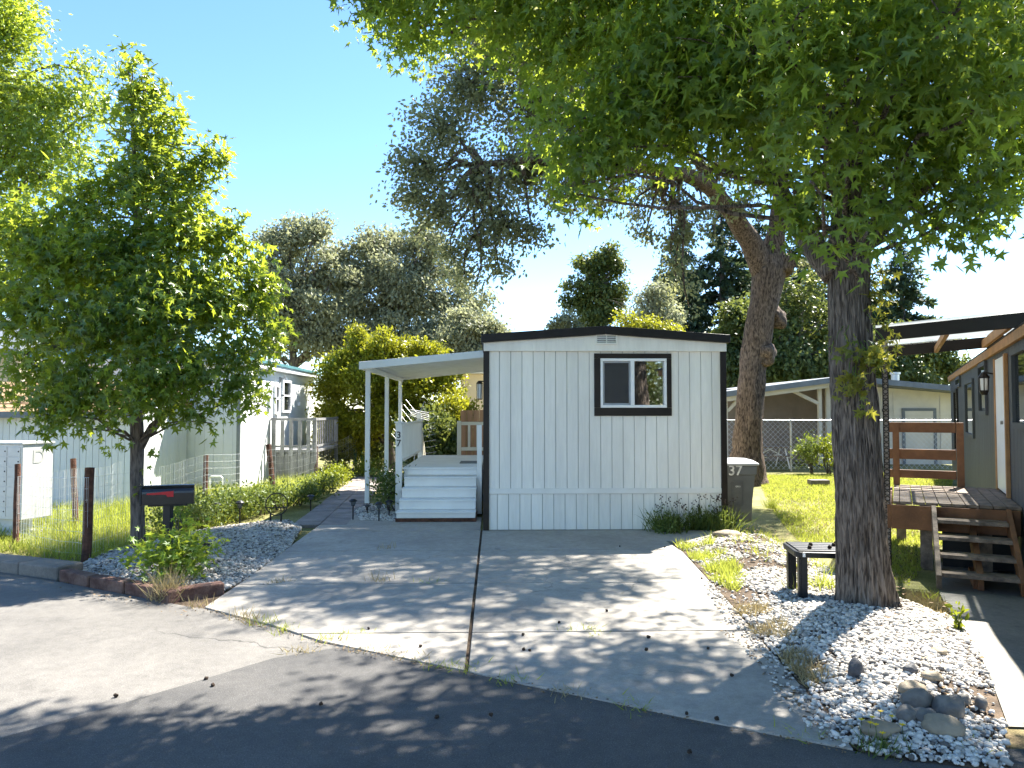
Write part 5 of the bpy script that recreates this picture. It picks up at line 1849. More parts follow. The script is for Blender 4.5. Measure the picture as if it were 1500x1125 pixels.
lvb, _, _ = leaves(LOB[NV:], (tx, ty, 5.2), 3900, 8.5, .19, .145, rng, droop=.75, up=.75, shell=.45, tmpl='star', tint_mean=.48, tint_lobe=.2)
lv = merge([lv1, lvb])
twigs(mb, LOB, C, li, rng, .14, .010)
for l in LOB:
    base = min(fine_p[100:] + [fork], key=lambda q: (q - Vector(l[:3])).length + abs(q.z + .5 - l[2]) * .4)
    limb(mb, base, l[:3], .022 + .012 * l[3], .01, rng, n=6, steps=6, sag=.06, wob=.06)
mb.build('trunk', m_bark, bt_, smooth=True)
tri_mesh('crown', *lv, m_gum, bt_)
# sprouts growing out of the bark
sp_l = []
for a, b, d, r in [(1250, 560, DT - .28, .10), (1270, 520, DT - .27, .11), (1285, 470, DT - .2, .10), (1290, 520, DT - .22, .08), (1262, 590, DT - .28, .07), (1240, 580, DT - .28, .06), (1222, 505, DT - .2, .05), (1285, 430, DT - .15, .09), (1300, 500, DT - .1, .07), (1245, 490, DT - .28, .06), (1295, 400, DT - .1, .09)]:
    p = at(a, b, d); sp_l.append((p.x, p.y, p.z, r))
lv, C, li = leaves(sp_l, (tx, ty, 2.2), 80, 4, .05, .105, rng, droop=1.0, up=.1, shell=.6, tmpl='star', tint_mean=.5, tint_lobe=.4)
tri_mesh('trunk_sprout', *lv, m_sprout, bt_)
mb = MB()
for c in C[::2]: limb(mb, (c[0] * .6 + tx * .4, c[1] * .7 + ty * .3, c[2] + .12), c, .004, .002, rng, n=3, steps=3)
mb.build('sprout_stem', m_maple, bt_)
# hanging seed balls in the crown
for k in range(24):
    l = LOB[rng.integers(0, 40)]
    p = (l[0] + rng.normal() * l[3] * .4, l[1] + rng.normal() * l[3] * .4, l[2] - l[3] * rng.uniform(.2, .8))
    mb = MB().rock(p, (.017, .017, .017), k, 1, .1)
    mb.tube([(p[0], p[1], p[2] + .008), (p[0] + .01, p[1], p[2] + .09)], .0015, 3, cap=False)
    mb.build('seed_pod', m_seed, bt_)

# ================================================================== slim sweetgum by the mailbox
rng = np.random.default_rng(9)
p0 = gp(204, 814)
t2 = thing('sweetgum_tree', 'slim young sweetgum with dense low crown beside the black mailbox', 'tree', tuple(p0))
D2 = p0.y
mb = MB()
pts2 = [at(a, b, D2) for a, b in ((204, 832), (203, 814), (202, 760), (200, 700), (201, 650), (200, 600), (203, 520), (205, 420), (200, 320), (196, 220), (192, 130))]
mb.tube(pts2, [w_ / F * D2 / 2 for w_ in (24, 22, 19, 18, 18, 18, 15, 12, 9, 6, 3)], n=24, disp=lambda p, a, r: r * .14 * mnoise.noise(Vector((math.cos(a) * 4, math.sin(a) * 4, p.z * 3))))
mb.tube([at(206, 655, D2), at(222, 625, D2), at(248, 602, D2 - .05), at(290, 570, D2 - .1), at(340, 520, D2 - .2)], [.05, .042, .034, .025, .012], n=10)
LB = []
for a, b, d, r, *rz in [(185, 85, 8.9, .14), (150, 180, 8.9, .2), (318, 225, 8.7, .13), (330, 330, 8.6, .2), (395, 415, 8.6, .22), (405, 470, 8.6, .2), (405, 490, 8.6, .14), (372, 560, 8.5, .2), (392, 598, 8.5, .09), (250, 160, 8.7, .18), (290, 245, 8.7, .2), (15, 590, 8.3, .15), (130, 630, 8.1, .12), (75, 600, 8.2, .2), (310, 620, 8.3, .12), (195, 105, 8.9, .22), (200, 150, 8.9, .34), (225, 140, 8.8, .2), (215, 205, 8.8, .48), (250, 190, 8.7, .18), (235, 265, 8.7, .56), (180, 270, 8.9, .5), (310, 232, 8.7, .16), (290, 265, 8.7, .3), (120, 300, 8.8, .55), (260, 340, 8.6, .7), (320, 345, 8.7, .35), (350, 375, 8.7, .34), (180, 370, 8.5, .75), (90, 380, 8.6, .68), (40, 345, 8.8, .55),
                   (315, 440, 8.5, .60), (378, 425, 8.7, .30), (240, 455, 8.2, .72), (140, 470, 8.2, .75), (50, 460, 8.5, .62), (0, 420, 9.0, .5), (385, 480, 8.7, .26), (350, 520, 8.5, .36), (365, 575, 8.5, .22), (330, 580, 8.4, .30), (280, 540, 8.2, .5), (200, 560, 8.0, .5), (120, 560, 8.1, .48), (60, 540, 8.4, .4), (100, 590, 8.2, .26), (60, 605, 8.2, .18), (20, 560, 8.5, .2), (75, 625, 8.2, .1), (160, 600, 8.1, .28), (290, 600, 8.4, .2), (240, 590, 8.5, .26),
                   (-60, 400, 9.0, .7), (200, 470, 9.2, .6), (130, 400, 9.3, .7), (270, 420, 9.3, .6)]:
    r *= .80; p = at(a, b, d); LB.append((p.x, p.y, p.z, r, rz[0] if rz else r * .85))
lv, C, li = leaves(LB, (p0.x, p0.y, 3.6), 2150, 11, .095, .14, rng, droop=.7, up=.6, shell=.55, tmpl='star', tint_mean=.52, tint_lobe=.3, zsq=1.3)
for l in LB:
    b_ = min(pts2[4:], key=lambda q: (q - Vector(l[:3])).length + abs(q.z + .3 - l[2]) * .6)
    limb(mb, b_, l[:3], .016, .005, rng, n=5, steps=5)
twigs(mb, LB, C, li, rng, .18, .006)
lowl = []
for a, b in ((152, 655), (168, 650), (183, 655), (158, 665), (222, 660), (212, 680), (215, 705), (203, 720)):
    p = at(a, b, D2 - .12); lowl.append((p.x, p.y, p.z, .05))
lv2, _, _ = leaves(lowl, (p0.x, p0.y, 1.5), 14, 2.2, .03, .11, rng, droop=1.1, up=.1, tmpl='star')
mb.build('trunk', m_bark2, t2, smooth=True)
tri_mesh('crown', *merge([lv, lv2]), m_gum_y, t2)

# ================================================================== taller sweetgum further back at the frame's edge
D3 = 15.5
L3 = []
for a, b, d, r in [(-20, 10, 15, 1.1), (30, 35, 15, .55), (15, 60, 15, .5), (-40, 120, 15.2, 1.3), (20, 130, 15.2, .55), (60, 150, 15.3, .7), (125, 105, 15.3, .38), (110, 145, 15.2, .6), (150, 160, 15, .4), (20, 200, 15, 1.0), (90, 215, 15, .7), (60, 260, 15, .6), (-80, 260, 15.3, 1.6), (-120, 60, 15.5, 1.6), (-160, -120, 15.5, 1.8), (-60, -130, 15.5, 1.5), (-20, 340, 15, 1.1)]:
    p = at(a, b, d); L3.append((p.x, p.y, p.z, r, r * .85))
b3 = at(-70, 700, D3); b3.z = 0
simple_tree('sweetgum_tree', 'taller yellow green sweetgum rising behind the slim young tree', 'tree', tuple(b3), L3, .16, m_gum_y, m_bark2, 4200, 9, .2, .16, 21, tmpl='star', fork=tuple(at(-70, 150, D3)), tint_mean=.75, tint_lobe=.2, limb_r=.05, droop=.6, up=.8)

# ================================================================== the oak by the back fence
rng = np.random.default_rng(31)
DO = 17.6
ok = thing('oak_tree', 'old oak with leaning burled trunk forking above the mobile home roof', 'tree', (at(1092, 690, DO).x, DO, 0))
oc = [(1090, 720, 74), (1090, 700, 62), (1094, 660, 44), (1096, 620, 39), (1100, 570, 38), (1106, 520, 39), (1114, 470, 41), (1121, 430, 42), (1126, 395, 48), (1122, 372, 40)]
mb = MB()
ff, rr_ = [], []
for i in range(len(oc) - 1):
    for k in range(8):
        t = k / 8; A_, B_ = oc[i], oc[i + 1]
        ff.append(at(A_[0] + (B_[0] - A_[0]) * t, A_[1] + (B_[1] - A_[1]) * t, DO)); rr_.append((A_[2] + (B_[2] - A_[2]) * t) / F * DO / 2)
od = lambda p, a, r: r * (.16 * mnoise.noise(Vector((math.cos(a) * 1.6, math.sin(a) * 1.6, p.z * 1.3))) + .07 * mnoise.noise(Vector((math.cos(a) * 7, math.sin(a) * 7, p.z * 4))))
mb.tube(ff, rr_, n=40, disp=od)
mb.rock(at(1146, 388, DO), (.30, .3, .26), 4, 3, .3); mb.rock(at(1137, 465, DO), (.2, .25, .28), 8, 3, .3); mb.rock(at(1120, 520, DO - .1), (.26, .3, .3), 2, 3, .3)
OP = [([(1118, 395, DO), (1100, 355, DO - .3), (1072, 310, DO - .8), (1040, 275, DO - 1.5), (1005, 255, DO - 2.2), (950, 245, DO - 3), (880, 248, DO - 3.8), (780, 235, DO - 4.4), (690, 240, DO - 4.6)], .30, .05),
      ([(1130, 385, DO), (1135, 350, DO), (1142, 300, DO + .2), (1150, 220, DO + .4), (1140, 120, DO + .4), (1120, 20, DO + .2)], .30, .06),
      ([(1060, 300, DO - 1), (1000, 200, DO - 1.6), (920, 130, DO - 2.4), (820, 90, DO - 3), (740, 90, DO - 3.4)], .14, .03),
      ([(1145, 330, DO), (1190, 270, DO + .3), (1240, 200, DO + .5), (1290, 130, DO + .6)], .16, .04)]
OPP = []
for path, r0, r1 in OP:
    path = wl_(path); a_, r_ = [], []
    for i in range(len(path) - 1):
        for k in range(5):
            t = k / 5; q = path[i].lerp(path[i + 1], t)
            a_.append(q + Vector((0, 0, .06 * mnoise.noise(q)))); r_.append(r0 + (r1 - r0) * ((i + t) / (len(path) - 1)) ** .7)
    mb.tube(a_, r_, n=16, disp=od); OPP += a_[4:]
LO = []
for a, b, d, r, *rz in [(620, 250, 13.2, .60), (600, 290, 13.2, .40), (650, 190, 13.3, .70), (690, 130, 13.6, .8), (720, 60, 14, .9), (640, 310, 13.1, .5), (700, 280, 13.2, .7), (700, 350, 13.0, .42), (680, 400, 13.0, .32), (695, 425, 13.0, .16), (740, 330, 13.2, .55), (780, 340, 13.3, .35), (760, 250, 13.6, .8), (790, 160, 14, .9), (850, 260, 14.2, .45), (830, 60, 14.6, 1.1), (940, 60, 15.2, 1.2), (905, 180, 14.8, .6),
                   (960, 270, 15.6, .45), (930, 310, 15.5, .30), (990, 300, 15.5, .42), (1000, 340, 15.4, .34), (990, 385, 15.4, .30), (1000, 420, 15.4, .2), (1030, 310, 15.6, .35), (1060, 240, 16.4, .6), (1060, 100, 16.5, 1.2), (1180, 60, 17.5, 1.3), (1150, 180, 17.6, .8), (1200, 340, 17.4, .45), (1180, 390, 17.4, .22), (1260, 150, 18, 1.2), (1250, 270, 17.8, .8), (610, 345, 13.1, .18), (590, 240, 13.2, .2), (880, 300, 15, .3), (905, 275, 15.2, .35), (945, 340, 15.4, .22), (1085, 300, 16.5, .35), (1050, 350, 16, .2), (1010, 450, 15.4, .16), (985, 350, 15.4, .3), (1180, 300, 17.4, .5), (1120, 250, 17.2, .6), (730, 390, 13.1, .25), (660, 370, 13, .3), (870, 215, 14.8, .5), (835, 290, 14.2, .38), (900, 235, 15, .45), (840, 180, 14.2, .6), (880, 140, 14.8, .7), (800, 240, 13.8, .6), (1000, 210, 15.6, .5)]:
    r *= 1.08; p = at(a, b, d); LO.append((p.x, p.y, p.z, r, rz[0] if rz else r * .85))
NO = len(LO)
LO += [(3.4, 13.8, 8.8, 1.2), (1.0, 13.4, 8.6, 1.2), (5.4, 13.8, 9.6, 1.4), (6.2, 15.5, 11, 1.6), (3.4, 16.2, 10.6, 1.6), (.6, 15.2, 9.6, 1.3), (4.4, 12.0, 8.4, .9), (2.2, 12.8, 8.8, .9), (3.8, 12.6, 9.3, 1.0), (5.4, 12.4, 9.0, 1.1), (.2, 13, 8.6, .9), (7, 17.5, 11.5, 1.7), (4.4, 11.8, 9.2, .55), (3.6, 12.1, 9.2, .5), (5.0, 11.3, 9.0, .5), (5.7, 12.4, 9.2, .6), (6.3, 12.8, 9.0, .5), (3.3, 12.75, 9.5, .7), (2.6, 13.1, 9.3, .6), (4.4, 12.4, 9.6, .6)]
lv1, C, li = leaves(LO[:NO], (4, 16, 7.5), 7800, 11, .14, .088, rng, droop=.35, up=.3, shell=.75, tmpl='oval', tint_mean=.45, tint_lobe=.25)
lvb, _, _ = leaves(LO[NO:], (4, 14, 9.5), 2250, 13, .13, .112, rng, droop=.35, up=.6, shell=.5, tmpl='oval', tint_mean=.45, tint_lobe=.25)
lv = merge([lv1, lvb])
for l in LO:
    b_ = min(OPP, key=lambda q: (q - Vector(l[:3])).length + abs(q.y + .5 - l[1]) * .2)
    limb(mb, b_, l[:3], .045, .012, rng, n=6, steps=7, sag=.08, wob=.1)
twigs(mb, LO, C, li, rng, .16, .013)
mb.build('trunk', m_oakbark, ok, smooth=True)
tri_mesh('crown', *lv, m_oak, ok)

# ================================================================== trees and bushes further off
def plist(L):
    out = []
    rg = random.Random(len(L) * 31 + int(L[0][0]))
    for a, b, d, r in L:
        p = at(a, b, d)
        out.append((*p, r * .9, r * .72))
        for k in range(3):            # smaller sprays standing out of the lobe
            t_, u = rg.uniform(0, 6.283), rg.uniform(-.5, 1)
            out.append((p.x + math.cos(t_) * r * .95 * (1 - abs(u) * .4), p.y + math.sin(t_) * r * .8, p.z + u * r * .85, r * rg.uniform(.3, .5), r * rg.uniform(.22, .4)))
    return out
def foot(px, d): q = at(px, 640, d); return (q.x, q.y, 0)
G1 = 'grey green oaks beyond the houses'
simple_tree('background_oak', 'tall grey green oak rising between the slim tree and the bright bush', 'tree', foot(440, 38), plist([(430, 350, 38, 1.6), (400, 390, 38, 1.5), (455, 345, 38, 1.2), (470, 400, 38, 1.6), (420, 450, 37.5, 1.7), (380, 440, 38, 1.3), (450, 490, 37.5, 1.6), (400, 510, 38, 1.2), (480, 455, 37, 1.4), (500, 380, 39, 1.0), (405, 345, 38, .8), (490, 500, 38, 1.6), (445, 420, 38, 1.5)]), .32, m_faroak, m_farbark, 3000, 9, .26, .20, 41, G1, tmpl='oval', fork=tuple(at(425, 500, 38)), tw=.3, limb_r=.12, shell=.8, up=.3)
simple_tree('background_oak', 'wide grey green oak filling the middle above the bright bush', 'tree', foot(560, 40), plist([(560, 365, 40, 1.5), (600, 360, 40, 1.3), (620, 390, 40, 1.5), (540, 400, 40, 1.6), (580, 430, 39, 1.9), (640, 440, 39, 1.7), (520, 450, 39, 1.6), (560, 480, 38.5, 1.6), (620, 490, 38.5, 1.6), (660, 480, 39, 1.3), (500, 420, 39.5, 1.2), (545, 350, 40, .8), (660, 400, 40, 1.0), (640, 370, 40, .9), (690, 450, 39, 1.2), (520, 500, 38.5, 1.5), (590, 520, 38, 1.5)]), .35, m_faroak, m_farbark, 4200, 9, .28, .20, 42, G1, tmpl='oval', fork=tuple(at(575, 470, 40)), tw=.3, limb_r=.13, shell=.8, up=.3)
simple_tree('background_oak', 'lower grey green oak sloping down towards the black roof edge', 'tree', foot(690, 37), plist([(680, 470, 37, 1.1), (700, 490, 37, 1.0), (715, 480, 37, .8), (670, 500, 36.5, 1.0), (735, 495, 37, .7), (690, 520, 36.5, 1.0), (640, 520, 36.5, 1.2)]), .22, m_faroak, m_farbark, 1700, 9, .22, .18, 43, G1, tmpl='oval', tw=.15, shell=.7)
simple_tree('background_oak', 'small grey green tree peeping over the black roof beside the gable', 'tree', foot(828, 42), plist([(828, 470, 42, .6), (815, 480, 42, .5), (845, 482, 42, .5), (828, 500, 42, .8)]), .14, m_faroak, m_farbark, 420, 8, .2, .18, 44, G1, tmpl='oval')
simple_tree('broadleaf_tree', 'dark round headed tree standing alone above the black roof ridge', 'tree', foot(880, 44), plist([(880, 385, 44, 1.0), (865, 390, 44, .8), (900, 395, 44, .8), (895, 425, 44, 1.0), (860, 420, 44, 1.1), (850, 445, 44, .8), (890, 455, 44, 1.1), (870, 470, 44, 1.1), (905, 440, 44, .5)]), .26, m_broad, m_farbark, 1500, 9, .24, .22, 45, tmpl='oval', fork=tuple(at(878, 440, 44)))
p_ = foot(935, 40)
rng = np.random.default_rng(3)
bare = thing('bare_tree', 'leafless grey branches sticking up beside the dark round headed tree', 'tree', p_)
mb = MB(); mb.tube([Vector(p_) + Vector((0, 0, -.2)), at(930, 480, 40)], [.16, .09], 8)
for (a, b, r) in ((925, 425, .05), (938, 430, .05), (950, 445, .04), (915, 450, .04)):
    pp_ = limb(mb, at(930, 482, 40), at(a, b, 40), r, .01, rng, n=5, steps=6, sag=.02, wob=.1)
    for k in (3, 4, 5): limb(mb, pp_[k], pp_[k] + np.array([rng.normal() * .5, 0, rng.uniform(.3, .8)]), .018, .006, rng, n=4, steps=3)
mb.build('trunk', m_farbark, bare, smooth=True)
simple_tree('yellow_bush', 'bright yellow green treetop just above the middle of the black roof', 'bush', foot(925, 30), plist([(915, 470, 30, .4), (940, 476, 30, .45), (960, 486, 30, .35), (920, 490, 30, .6), (945, 500, 30, .7), (985, 482, 30, .3)]), .12, m_privet, m_farbark, 520, 9, .16, .13, 46, tmpl='oval', tint_mean=.85)
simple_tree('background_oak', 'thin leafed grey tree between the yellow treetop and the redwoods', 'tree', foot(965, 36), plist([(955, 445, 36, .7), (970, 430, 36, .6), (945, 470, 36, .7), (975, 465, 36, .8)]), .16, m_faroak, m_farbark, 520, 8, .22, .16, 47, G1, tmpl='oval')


def conifer(label, px, top, d, half, seed, low=2.0):
    rng = np.random.default_rng(seed)
    base = foot(px, d); H = at(px, top, d).z; Rm = half / F * d
    root = thing('redwood_tree', label, 'conifer', base, 'redwoods behind the back house')
    mb = MB().tube([(base[0], base[1], -.2), (base[0], base[1], H * .5), (base[0], base[1], H - .1)], [H * .022, H * .014, .02], 9)
    parts, z = [], low
    while z < H - .3:
        t = (z - low) / (H - low)
        L_ = Rm * min(1, (1 - t) * 1.35 + .04) * rng.uniform(.75, 1.1)
        for k in range(rng.integers(5, 8)):
            a = rng.uniform(0, 6.283); l = L_ * rng.uniform(.6, 1.15)
            dr = np.array([math.cos(a), math.sin(a), 0]); z0 = z + rng.uniform(-.15, .15)
            up_ = .25 if t > .7 else -.02
            n = max(12, int(l * 50))
            s = rng.uniform(.1, 1, n) ** .8
            P = np.array([base[0], base[1], z0]) + dr * (s * l)[:, None] + np.array([0, 0, 1]) * ((up_ * s - .22 * s * s) * l)[:, None]
            P += rng.normal(size=(n, 3)) * np.array([.10, .10, .05]) * (.5 + l * .3)
            tip = dr * .8 + rng.normal(size=(n, 3)) * .55 + np.array([0, 0, -.25])
            nrm = rng.normal(size=(n, 3)) * .4 + np.array([0, 0, 1])
            sz = rng.uniform(.24, .48, n) * (.6 + .25 * min(l, 2))
            parts.append(scatter(DIA_V * np.array([1.0, 1, 1]), DIA_T, P, tip, nrm, np.stack([sz * .75, sz, sz], 1), np.clip(rng.normal(.4 + .25 * t, .22, n), 0, 1)))
            if l > .5: mb.tube([(base[0], base[1], z0), tuple(np.array([base[0], base[1], z0]) + dr * l * .8 + np.array([0, 0, (up_ * .8 - .14) * l]))], [.03, .01], 4, cap=False)
        z += rng.uniform(.24, .44)
    mb.build('trunk', m_farbark, root, smooth=True)
    tri_mesh('crown', *merge(parts), m_conifer, root)


conifer('redwood nearest the black roof, half behind the hanging oak twigs', 1003, 300, 44, 70, 51)
conifer('redwood close against the oak trunk on its near side', 1060, 262, 46, 74, 52)
conifer('lower redwood between the oak twigs and the roof edge', 968, 385, 48, 58, 53)
conifer('tall redwood rising just behind the forked oak trunk', 1115, 300, 49, 70, 57)
conifer('redwood seen between the oak trunk and the big sweetgum trunk', 1175, 310, 46, 84, 54)
conifer('redwood standing directly behind the big sweetgum trunk', 1245, 290, 50, 76, 55)
conifer('redwood with open top beside the dark canopy beam', 1325, 318, 46, 64, 56)
G2 = 'dark trees behind the back house'
for lb, px, d, sd_, L_ in (('dark leafy tree mass between the oak trunk and the back house roof', 1150, 34, 61, [(1140, 480, 34, 1.4), (1170, 450, 34, 1.2), (1160, 530, 33, 1.4), (1200, 500, 34, 1.3), (1120, 540, 33, 1.2), (1200, 550, 33, 1.2)]),
                           ('dark leafy tree beside the black corner trim and oak trunk', 1075, 36, 62, [(1075, 500, 36, 1.2), (1060, 540, 36, 1.2), (1090, 550, 35, 1.2), (1080, 460, 36, .9)]),
                           ('green tree behind the back house under the dark canopy', 1350, 36, 63, [(1310, 500, 36, 1.2), (1350, 520, 36, 1.3), (1390, 540, 36, 1.2), (1330, 550, 35, 1.2), (1380, 500, 36, .9), (1270, 530, 35, 1.3)])):
    simple_tree('broadleaf_tree', lb, 'tree', foot(px, d), plist(L_), .24, m_broad, m_farbark, 1500, 9, .26, .22, sd_, G2, tmpl='oval', tint_mean=.35)
simple_tree('privet_tree', 'big yellow green bush tree behind the carport posts', 'bush', foot(575, 21.5), plist([(540, 510, 21.5, .55), (500, 540, 21.5, .7), (575, 520, 21.2, .7), (540, 560, 21, .95), (480, 570, 21.4, .5), (600, 560, 20.8, .8), (630, 520, 21.3, .5), (645, 560, 21, .5), (490, 610, 21.3, .65), (560, 610, 20.8, .7), (530, 630, 21, .6), (610, 600, 20.8, .5), (665, 545, 21.4, .35), (480, 640, 21.6, .4), (515, 655, 21.3, .5)]), .14, m_privet, m_farbark, 6500, 9, .12, .10, 71, tmpl='oval', tint_mean=.6, tint_lobe=.2, fork=tuple(at(572, 610, 21.5)), limb_r=.05, up=.9, droop=-.1)
shrub('privet_bush', 'rounded yellow green bush in front of the cream house wall', 'bush', (*tuple(at(662, 690, 20.2))[:2], 0), .72, 2.5, m_privet, m_farbark, 12000, .10, 72, lobes=8, tint=.6)
G3 = 'dark bushes under the big yellow green bush'
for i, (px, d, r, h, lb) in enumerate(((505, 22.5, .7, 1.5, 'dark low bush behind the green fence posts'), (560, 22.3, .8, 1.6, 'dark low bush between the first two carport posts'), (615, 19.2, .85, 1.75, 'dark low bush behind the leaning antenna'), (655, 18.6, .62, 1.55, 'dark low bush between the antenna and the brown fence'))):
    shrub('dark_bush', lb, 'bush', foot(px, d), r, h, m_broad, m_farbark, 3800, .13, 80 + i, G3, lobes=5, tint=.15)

# low shrubs along the wire fence
hed = [(262, 778, .32, .42), (290, 772, .36, .48), (322, 762, .36, .50), (352, 757, .38, .50), (382, 752, .38, .46), (412, 745, .38, .46), (438, 738, .36, .44), (462, 727, .36, .44), (486, 718, .36, .42), (505, 708, .36, .42), (525, 698, .38, .46), (545, 695, .36, .46)]
sd_src = None
for i, (a, b, r, h) in enumerate(hed):
    p = gp(a, b)
    far_ = i >= 8
    shrub('low_shrub', 'bright yellow green low shrub at the far end of the row along the wire fence' if far_ else 'low mid green shrub in the row between wire fence and white pebbles', 'shrub', (p.x, p.y, 0), r, h,
          m_bright if far_ else m_low, m_farbark, 1300, .05, 100 + i, 'bright shrubs at the far end of the row' if far_ else 'low shrubs along the wire fence', lobes=4)
p = gp(573, 752)
shrub('path_bush', 'upright small leaved bush growing against the white steps beside the carport post', 'bush', (p.x, p.y + .2, 0), .34, .92, m_low, m_farbark, 2400, .05, 121, lobes=5)
# leafy shrub and straw tuft at the red edging
p = gp(255, 850)
shrub('kerb_shrub', 'leafy bright green sweetgum suckers growing behind the red edging', 'shrub', (p.x, p.y, .03), .38, .50, m_maple, m_farbark, 1000, .10, 131, tmpl='star', lobes=7, up=.8, droop=.2)
p = gp(292, 800)
shrub('kerb_shrub', 'thin yellow green sucker sprig beside the mailbox post', 'shrub', (p.x - .15, p.y - .3, .03), .20, .62, m_maple, m_farbark, 90, .08, 132, tmpl='star', lobes=3, up=.8, droop=.3)
rng = np.random.default_rng(77)
p = gp(246, 876)
n = 260
Pq = rng.normal(0, .05, (n, 2)) * np.array([1.3, 1])
V, T, A = blades(Pq, np.zeros(n) - .01, .30, .007, rng, .5)
o = tri_mesh('straw_tuft', V, T, A, m_drygrass); o.location = (p.x, p.y, 0)
tag(o, 'dry straw coloured grass tuft in the gap of the red edging', 'grass tuft')

# weeds at the house corner
for i, (a, b, r, h, lb) in enumerate(((978, 778, .26, .34, 'grassy weed clump against the white skirting left of the corner plants'.replace(' left of the corner plants', ', farthest from the bin')), (1018, 772, .26, .34, 'middle weed clump growing along the white skirting'), (1056, 776, .26, .36, 'weed clump at the black corner trim beside the bin'))):
    p = gp(a, b)
    rt_ = thing('weed_clump', lb, 'weed', (p.x, p.y, 0), 'weeds at the house corner')
    n = 240
    Pq = rng.normal(0, r * .45, (n, 2)) + np.array([[p.x, p.y]])
    Pq[:, 1] = np.minimum(Pq[:, 1], YF - .05) if p.x < XR else Pq[:, 1]
    b1 = blades(Pq, np.zeros(n) - .01, h, .016, rng, .55)
    tri_mesh('blades', *b1, m_low, rt_)
    lb_ = [(p.x, p.y - .05, h * .45, r * .8, h * .4)]
    lv, C, li = leaves(lb_, (p.x, p.y, 0), 40, 7, .06, .05, rng, tmpl='oval', droop=0, up=.6)
    lv[0][:, 1] = np.minimum(lv[0][:, 1], YF - .035) if p.x < XR - .1 else lv[0][:, 1]
    tri_mesh('foliage', *lv, m_low, rt_)
    mb = MB()
    for k in range(9):
        q0 = (p.x + rng.normal() * r * .5, min(p.y + rng.normal() * .05, YF - .06), 0); q1 = (q0[0] + rng.normal() * .1, q0[1] - abs(rng.normal()) * .06, h * rng.uniform(.9, 1.5))
        mb.tube([q0, q1], [.003, .0015], 4)
        for j in range(4): mb.rock((q1[0] + rng.normal() * .02, q1[1] - .01, q1[2] - .02 * j), (.010, .010, .010), j, 1, .2)
    mb.build('seed_stalk', m_seed, rt_)
p = gp(738, 772)
n = 14
V, T, A = blades(rng.normal(0, .03, (n, 2)), np.zeros(n) - .01, .12, .010, rng, .8)
o = tri_mesh('grass_tuft', V, T, A, m_low); o.location = (p.x, p.y - .03, 0)
tag(o, 'single weed sprouting at the foot of the white skirting', 'weed')
# shrubs at the chain link fence, tufts by the table and rocks
p = at(1187, 690, 20.4); shrub('fence_shrub', 'pointed green shrub against the chain link fence', 'shrub', (p.x, p.y, 0), .38, 1.05, m_low, m_farbark, 1100, .08, 141, lobes=5, tint=.8)
p = at(1214, 690, 20.2); shrub('fence_shrub', 'taller leafy shrub at the chain link fence half behind the big trunk', 'shrub', (p.x, p.y, 0), .36, 1.15, m_bright, m_farbark, 800, .09, 142, lobes=5, tint=.5)
for i, (a, b, h, lb, mt, nn) in enumerate(((1208, 868, .24, 'tall green grass tuft between the black table and the big trunk', m_grass, 90), (1163, 870, .18, 'grass tuft at the front leg of the black table', m_grass, 50), (1362, 850, .14, 'grass tuft beside the wooden step stringer', m_grass, 40),
                                           (1287, 1098, .09, 'round green grass tuft at the road edge below the rocks', m_low, 120), (1424, 1095, .06, 'tiny green tuft among the lowest pebbles', m_grass, 20), (1130, 735, .25, 'grass clump beside the grey bin wheels', m_grass, 120), (1050, 790, .12, 'grass clump behind the flat pale stone', m_low, 60))):
    p = gp(a, b)
    V, T, A = blades(rng.normal(0, .05, (nn, 2)), np.zeros(nn) - .02, h, .009, rng, .45)
    o = tri_mesh('grass_tuft', V, T, A, mt); o.location = (p.x, p.y, mound_r(p.x, p.y)); tag(o, lb, 'grass tuft')
p = gp(1408, 930, -.08)
shrub('weed_plant', 'spindly green weed with few leaves at the edge of the concrete walk', 'weed', (p.x, p.y, float(gz(p.x, p.y))), .07, .26, m_bright, m_low, 30, .06, 151, lobes=2)
m_yflower = M('yellow_petals', (.75, .50, .01), .5, .1, 8)
p = gp(1290, 1074)
fl = thing('flower_plant', 'small yellow flowers on thin stalks among the round rocks', 'flower', (p.x, p.y, .02))
stm = MB()
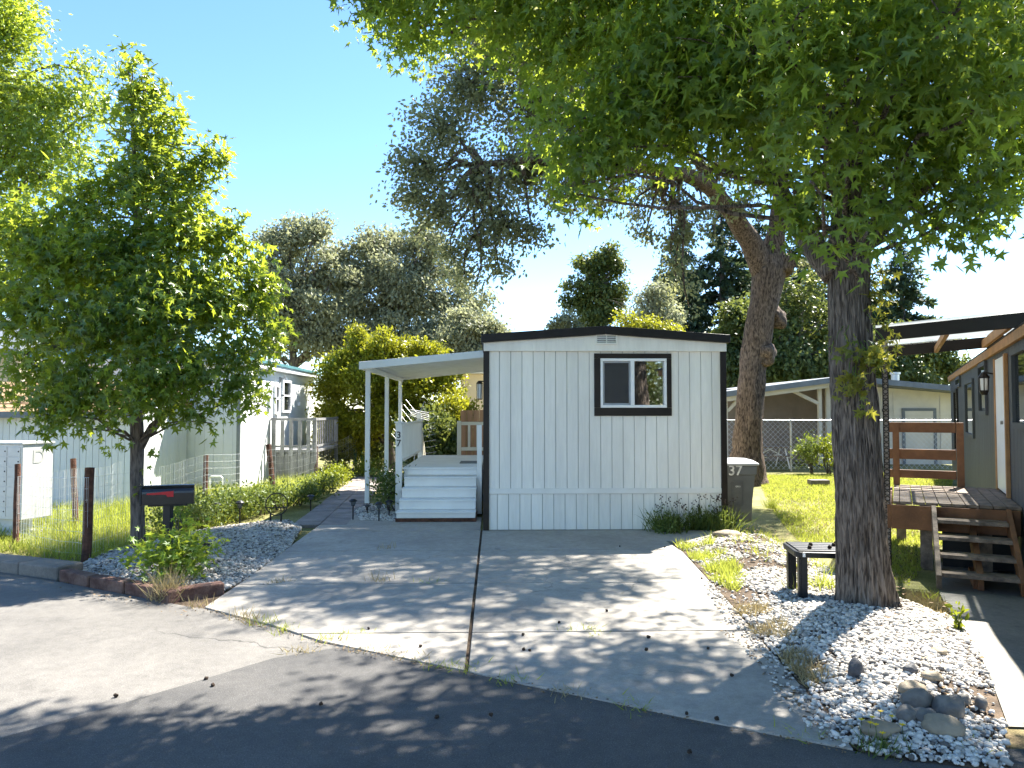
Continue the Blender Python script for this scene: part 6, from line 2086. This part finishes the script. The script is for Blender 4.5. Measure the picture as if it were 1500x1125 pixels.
for i, (a, b) in enumerate(((1262, 1058), (1278, 1056), (1290, 1050), (1283, 1066), (1307, 1057), (1322, 1068), (1293, 1078), (1275, 1063))):
    q = gp(a, b + 22); z0 = mound_r(q.x, q.y)
    c = Vector((q.x, q.y, z0 + .085))
    stm.tube([(q.x + .01, q.y, z0 - .02), c], .0018, 4)
    mb = MB()
    for k in range(7):
        an_ = k * 6.283 / 7; d_ = Vector((math.cos(an_), math.sin(an_) * .8, .35)); sd2 = Vector((-math.sin(an_), math.cos(an_), 0)) * .005
        mb.add([c, c + d_ * .01 + sd2, c + d_ * .02, c + d_ * .01 - sd2], [(0, 1, 2, 3)])
    mb.rock(c, (.004, .004, .004), i, 1, .1)
    mb.build('flower_head', m_yflower, fl)
stm.build('stem', m_low, fl)
# trees across the road (they are what the window mirrors)
for i, (x, y, r, lb) in enumerate(((-3.5, -17, 2.6, 'leafy tree across the road behind the viewer, the nearer of two'), (7.0, -19, 3.0, 'leafy tree across the road behind the viewer, the broader of two'))):
    Lx = [(x + math.cos(k) * r * .6, y + math.sin(k * 1.7) * r * .5, 3.0 + (k % 3) * 1.5, r * .6, r * .5) for k in range(7)]
    simple_tree('street_tree', lb, 'tree', (x, y, 0), Lx, .22, m_broad, m_farbark, 900, 8, .3, .22, 160 + i, tmpl='oval')
# dead leaves and crumbs lying about
lit = []
for poly, nn in ((GR, 700), (X2([(92, 838), (235, 866), (325, 868), (240, 830)]), 240), (X2([(1042, 852), (1110, 932), (1182, 1012), (1250, 1097), (1215, 1090), (1130, 1010), (1060, 930)]), 160),
                 (X2([(85, 850), (275, 886), (300, 893), (280, 905), (80, 865)]), 150), (X2([(300, 889), (470, 938), (683, 982), (1000, 1049), (1250, 1097), (1240, 1104), (1000, 1057), (683, 990), (470, 946), (300, 897)]), 420)):
    Pq = sample_poly(poly, nn, RNG)
    zz = np.array([max(mound_r(x, y) if poly is GR else 0, _ml(x, y) if nn == 240 else 0) for x, y in Pq]) + .012
    if nn in (150, 420, 160): zz[:] = .003
    lit.append(scatter(OVAL_V, OVAL_T, np.concatenate([Pq, zz[:, None]], 1), RNG.normal(size=(nn, 3)) * np.array([1, 1, .15]), RNG.normal(size=(nn, 3)) * .3 + np.array([0, 0, 1]), RNG.uniform(.012, .045, nn) * (.6 if nn in (150, 420) else 1), RNG.uniform(0, 1, nn)))
m_litter = tint_mat('dead_leaf', (.07, .045, .025), (.30, .20, .10), .8)
tag(tri_mesh('dead_leaves', *merge(lit), m_litter), 'brown dead leaf crumbs scattered on gravel and joints', 'leaf litter', kind='stuff')
print('faces', sum(len(o.data.polygons) for o in bpy.data.objects if o.type == 'MESH'))
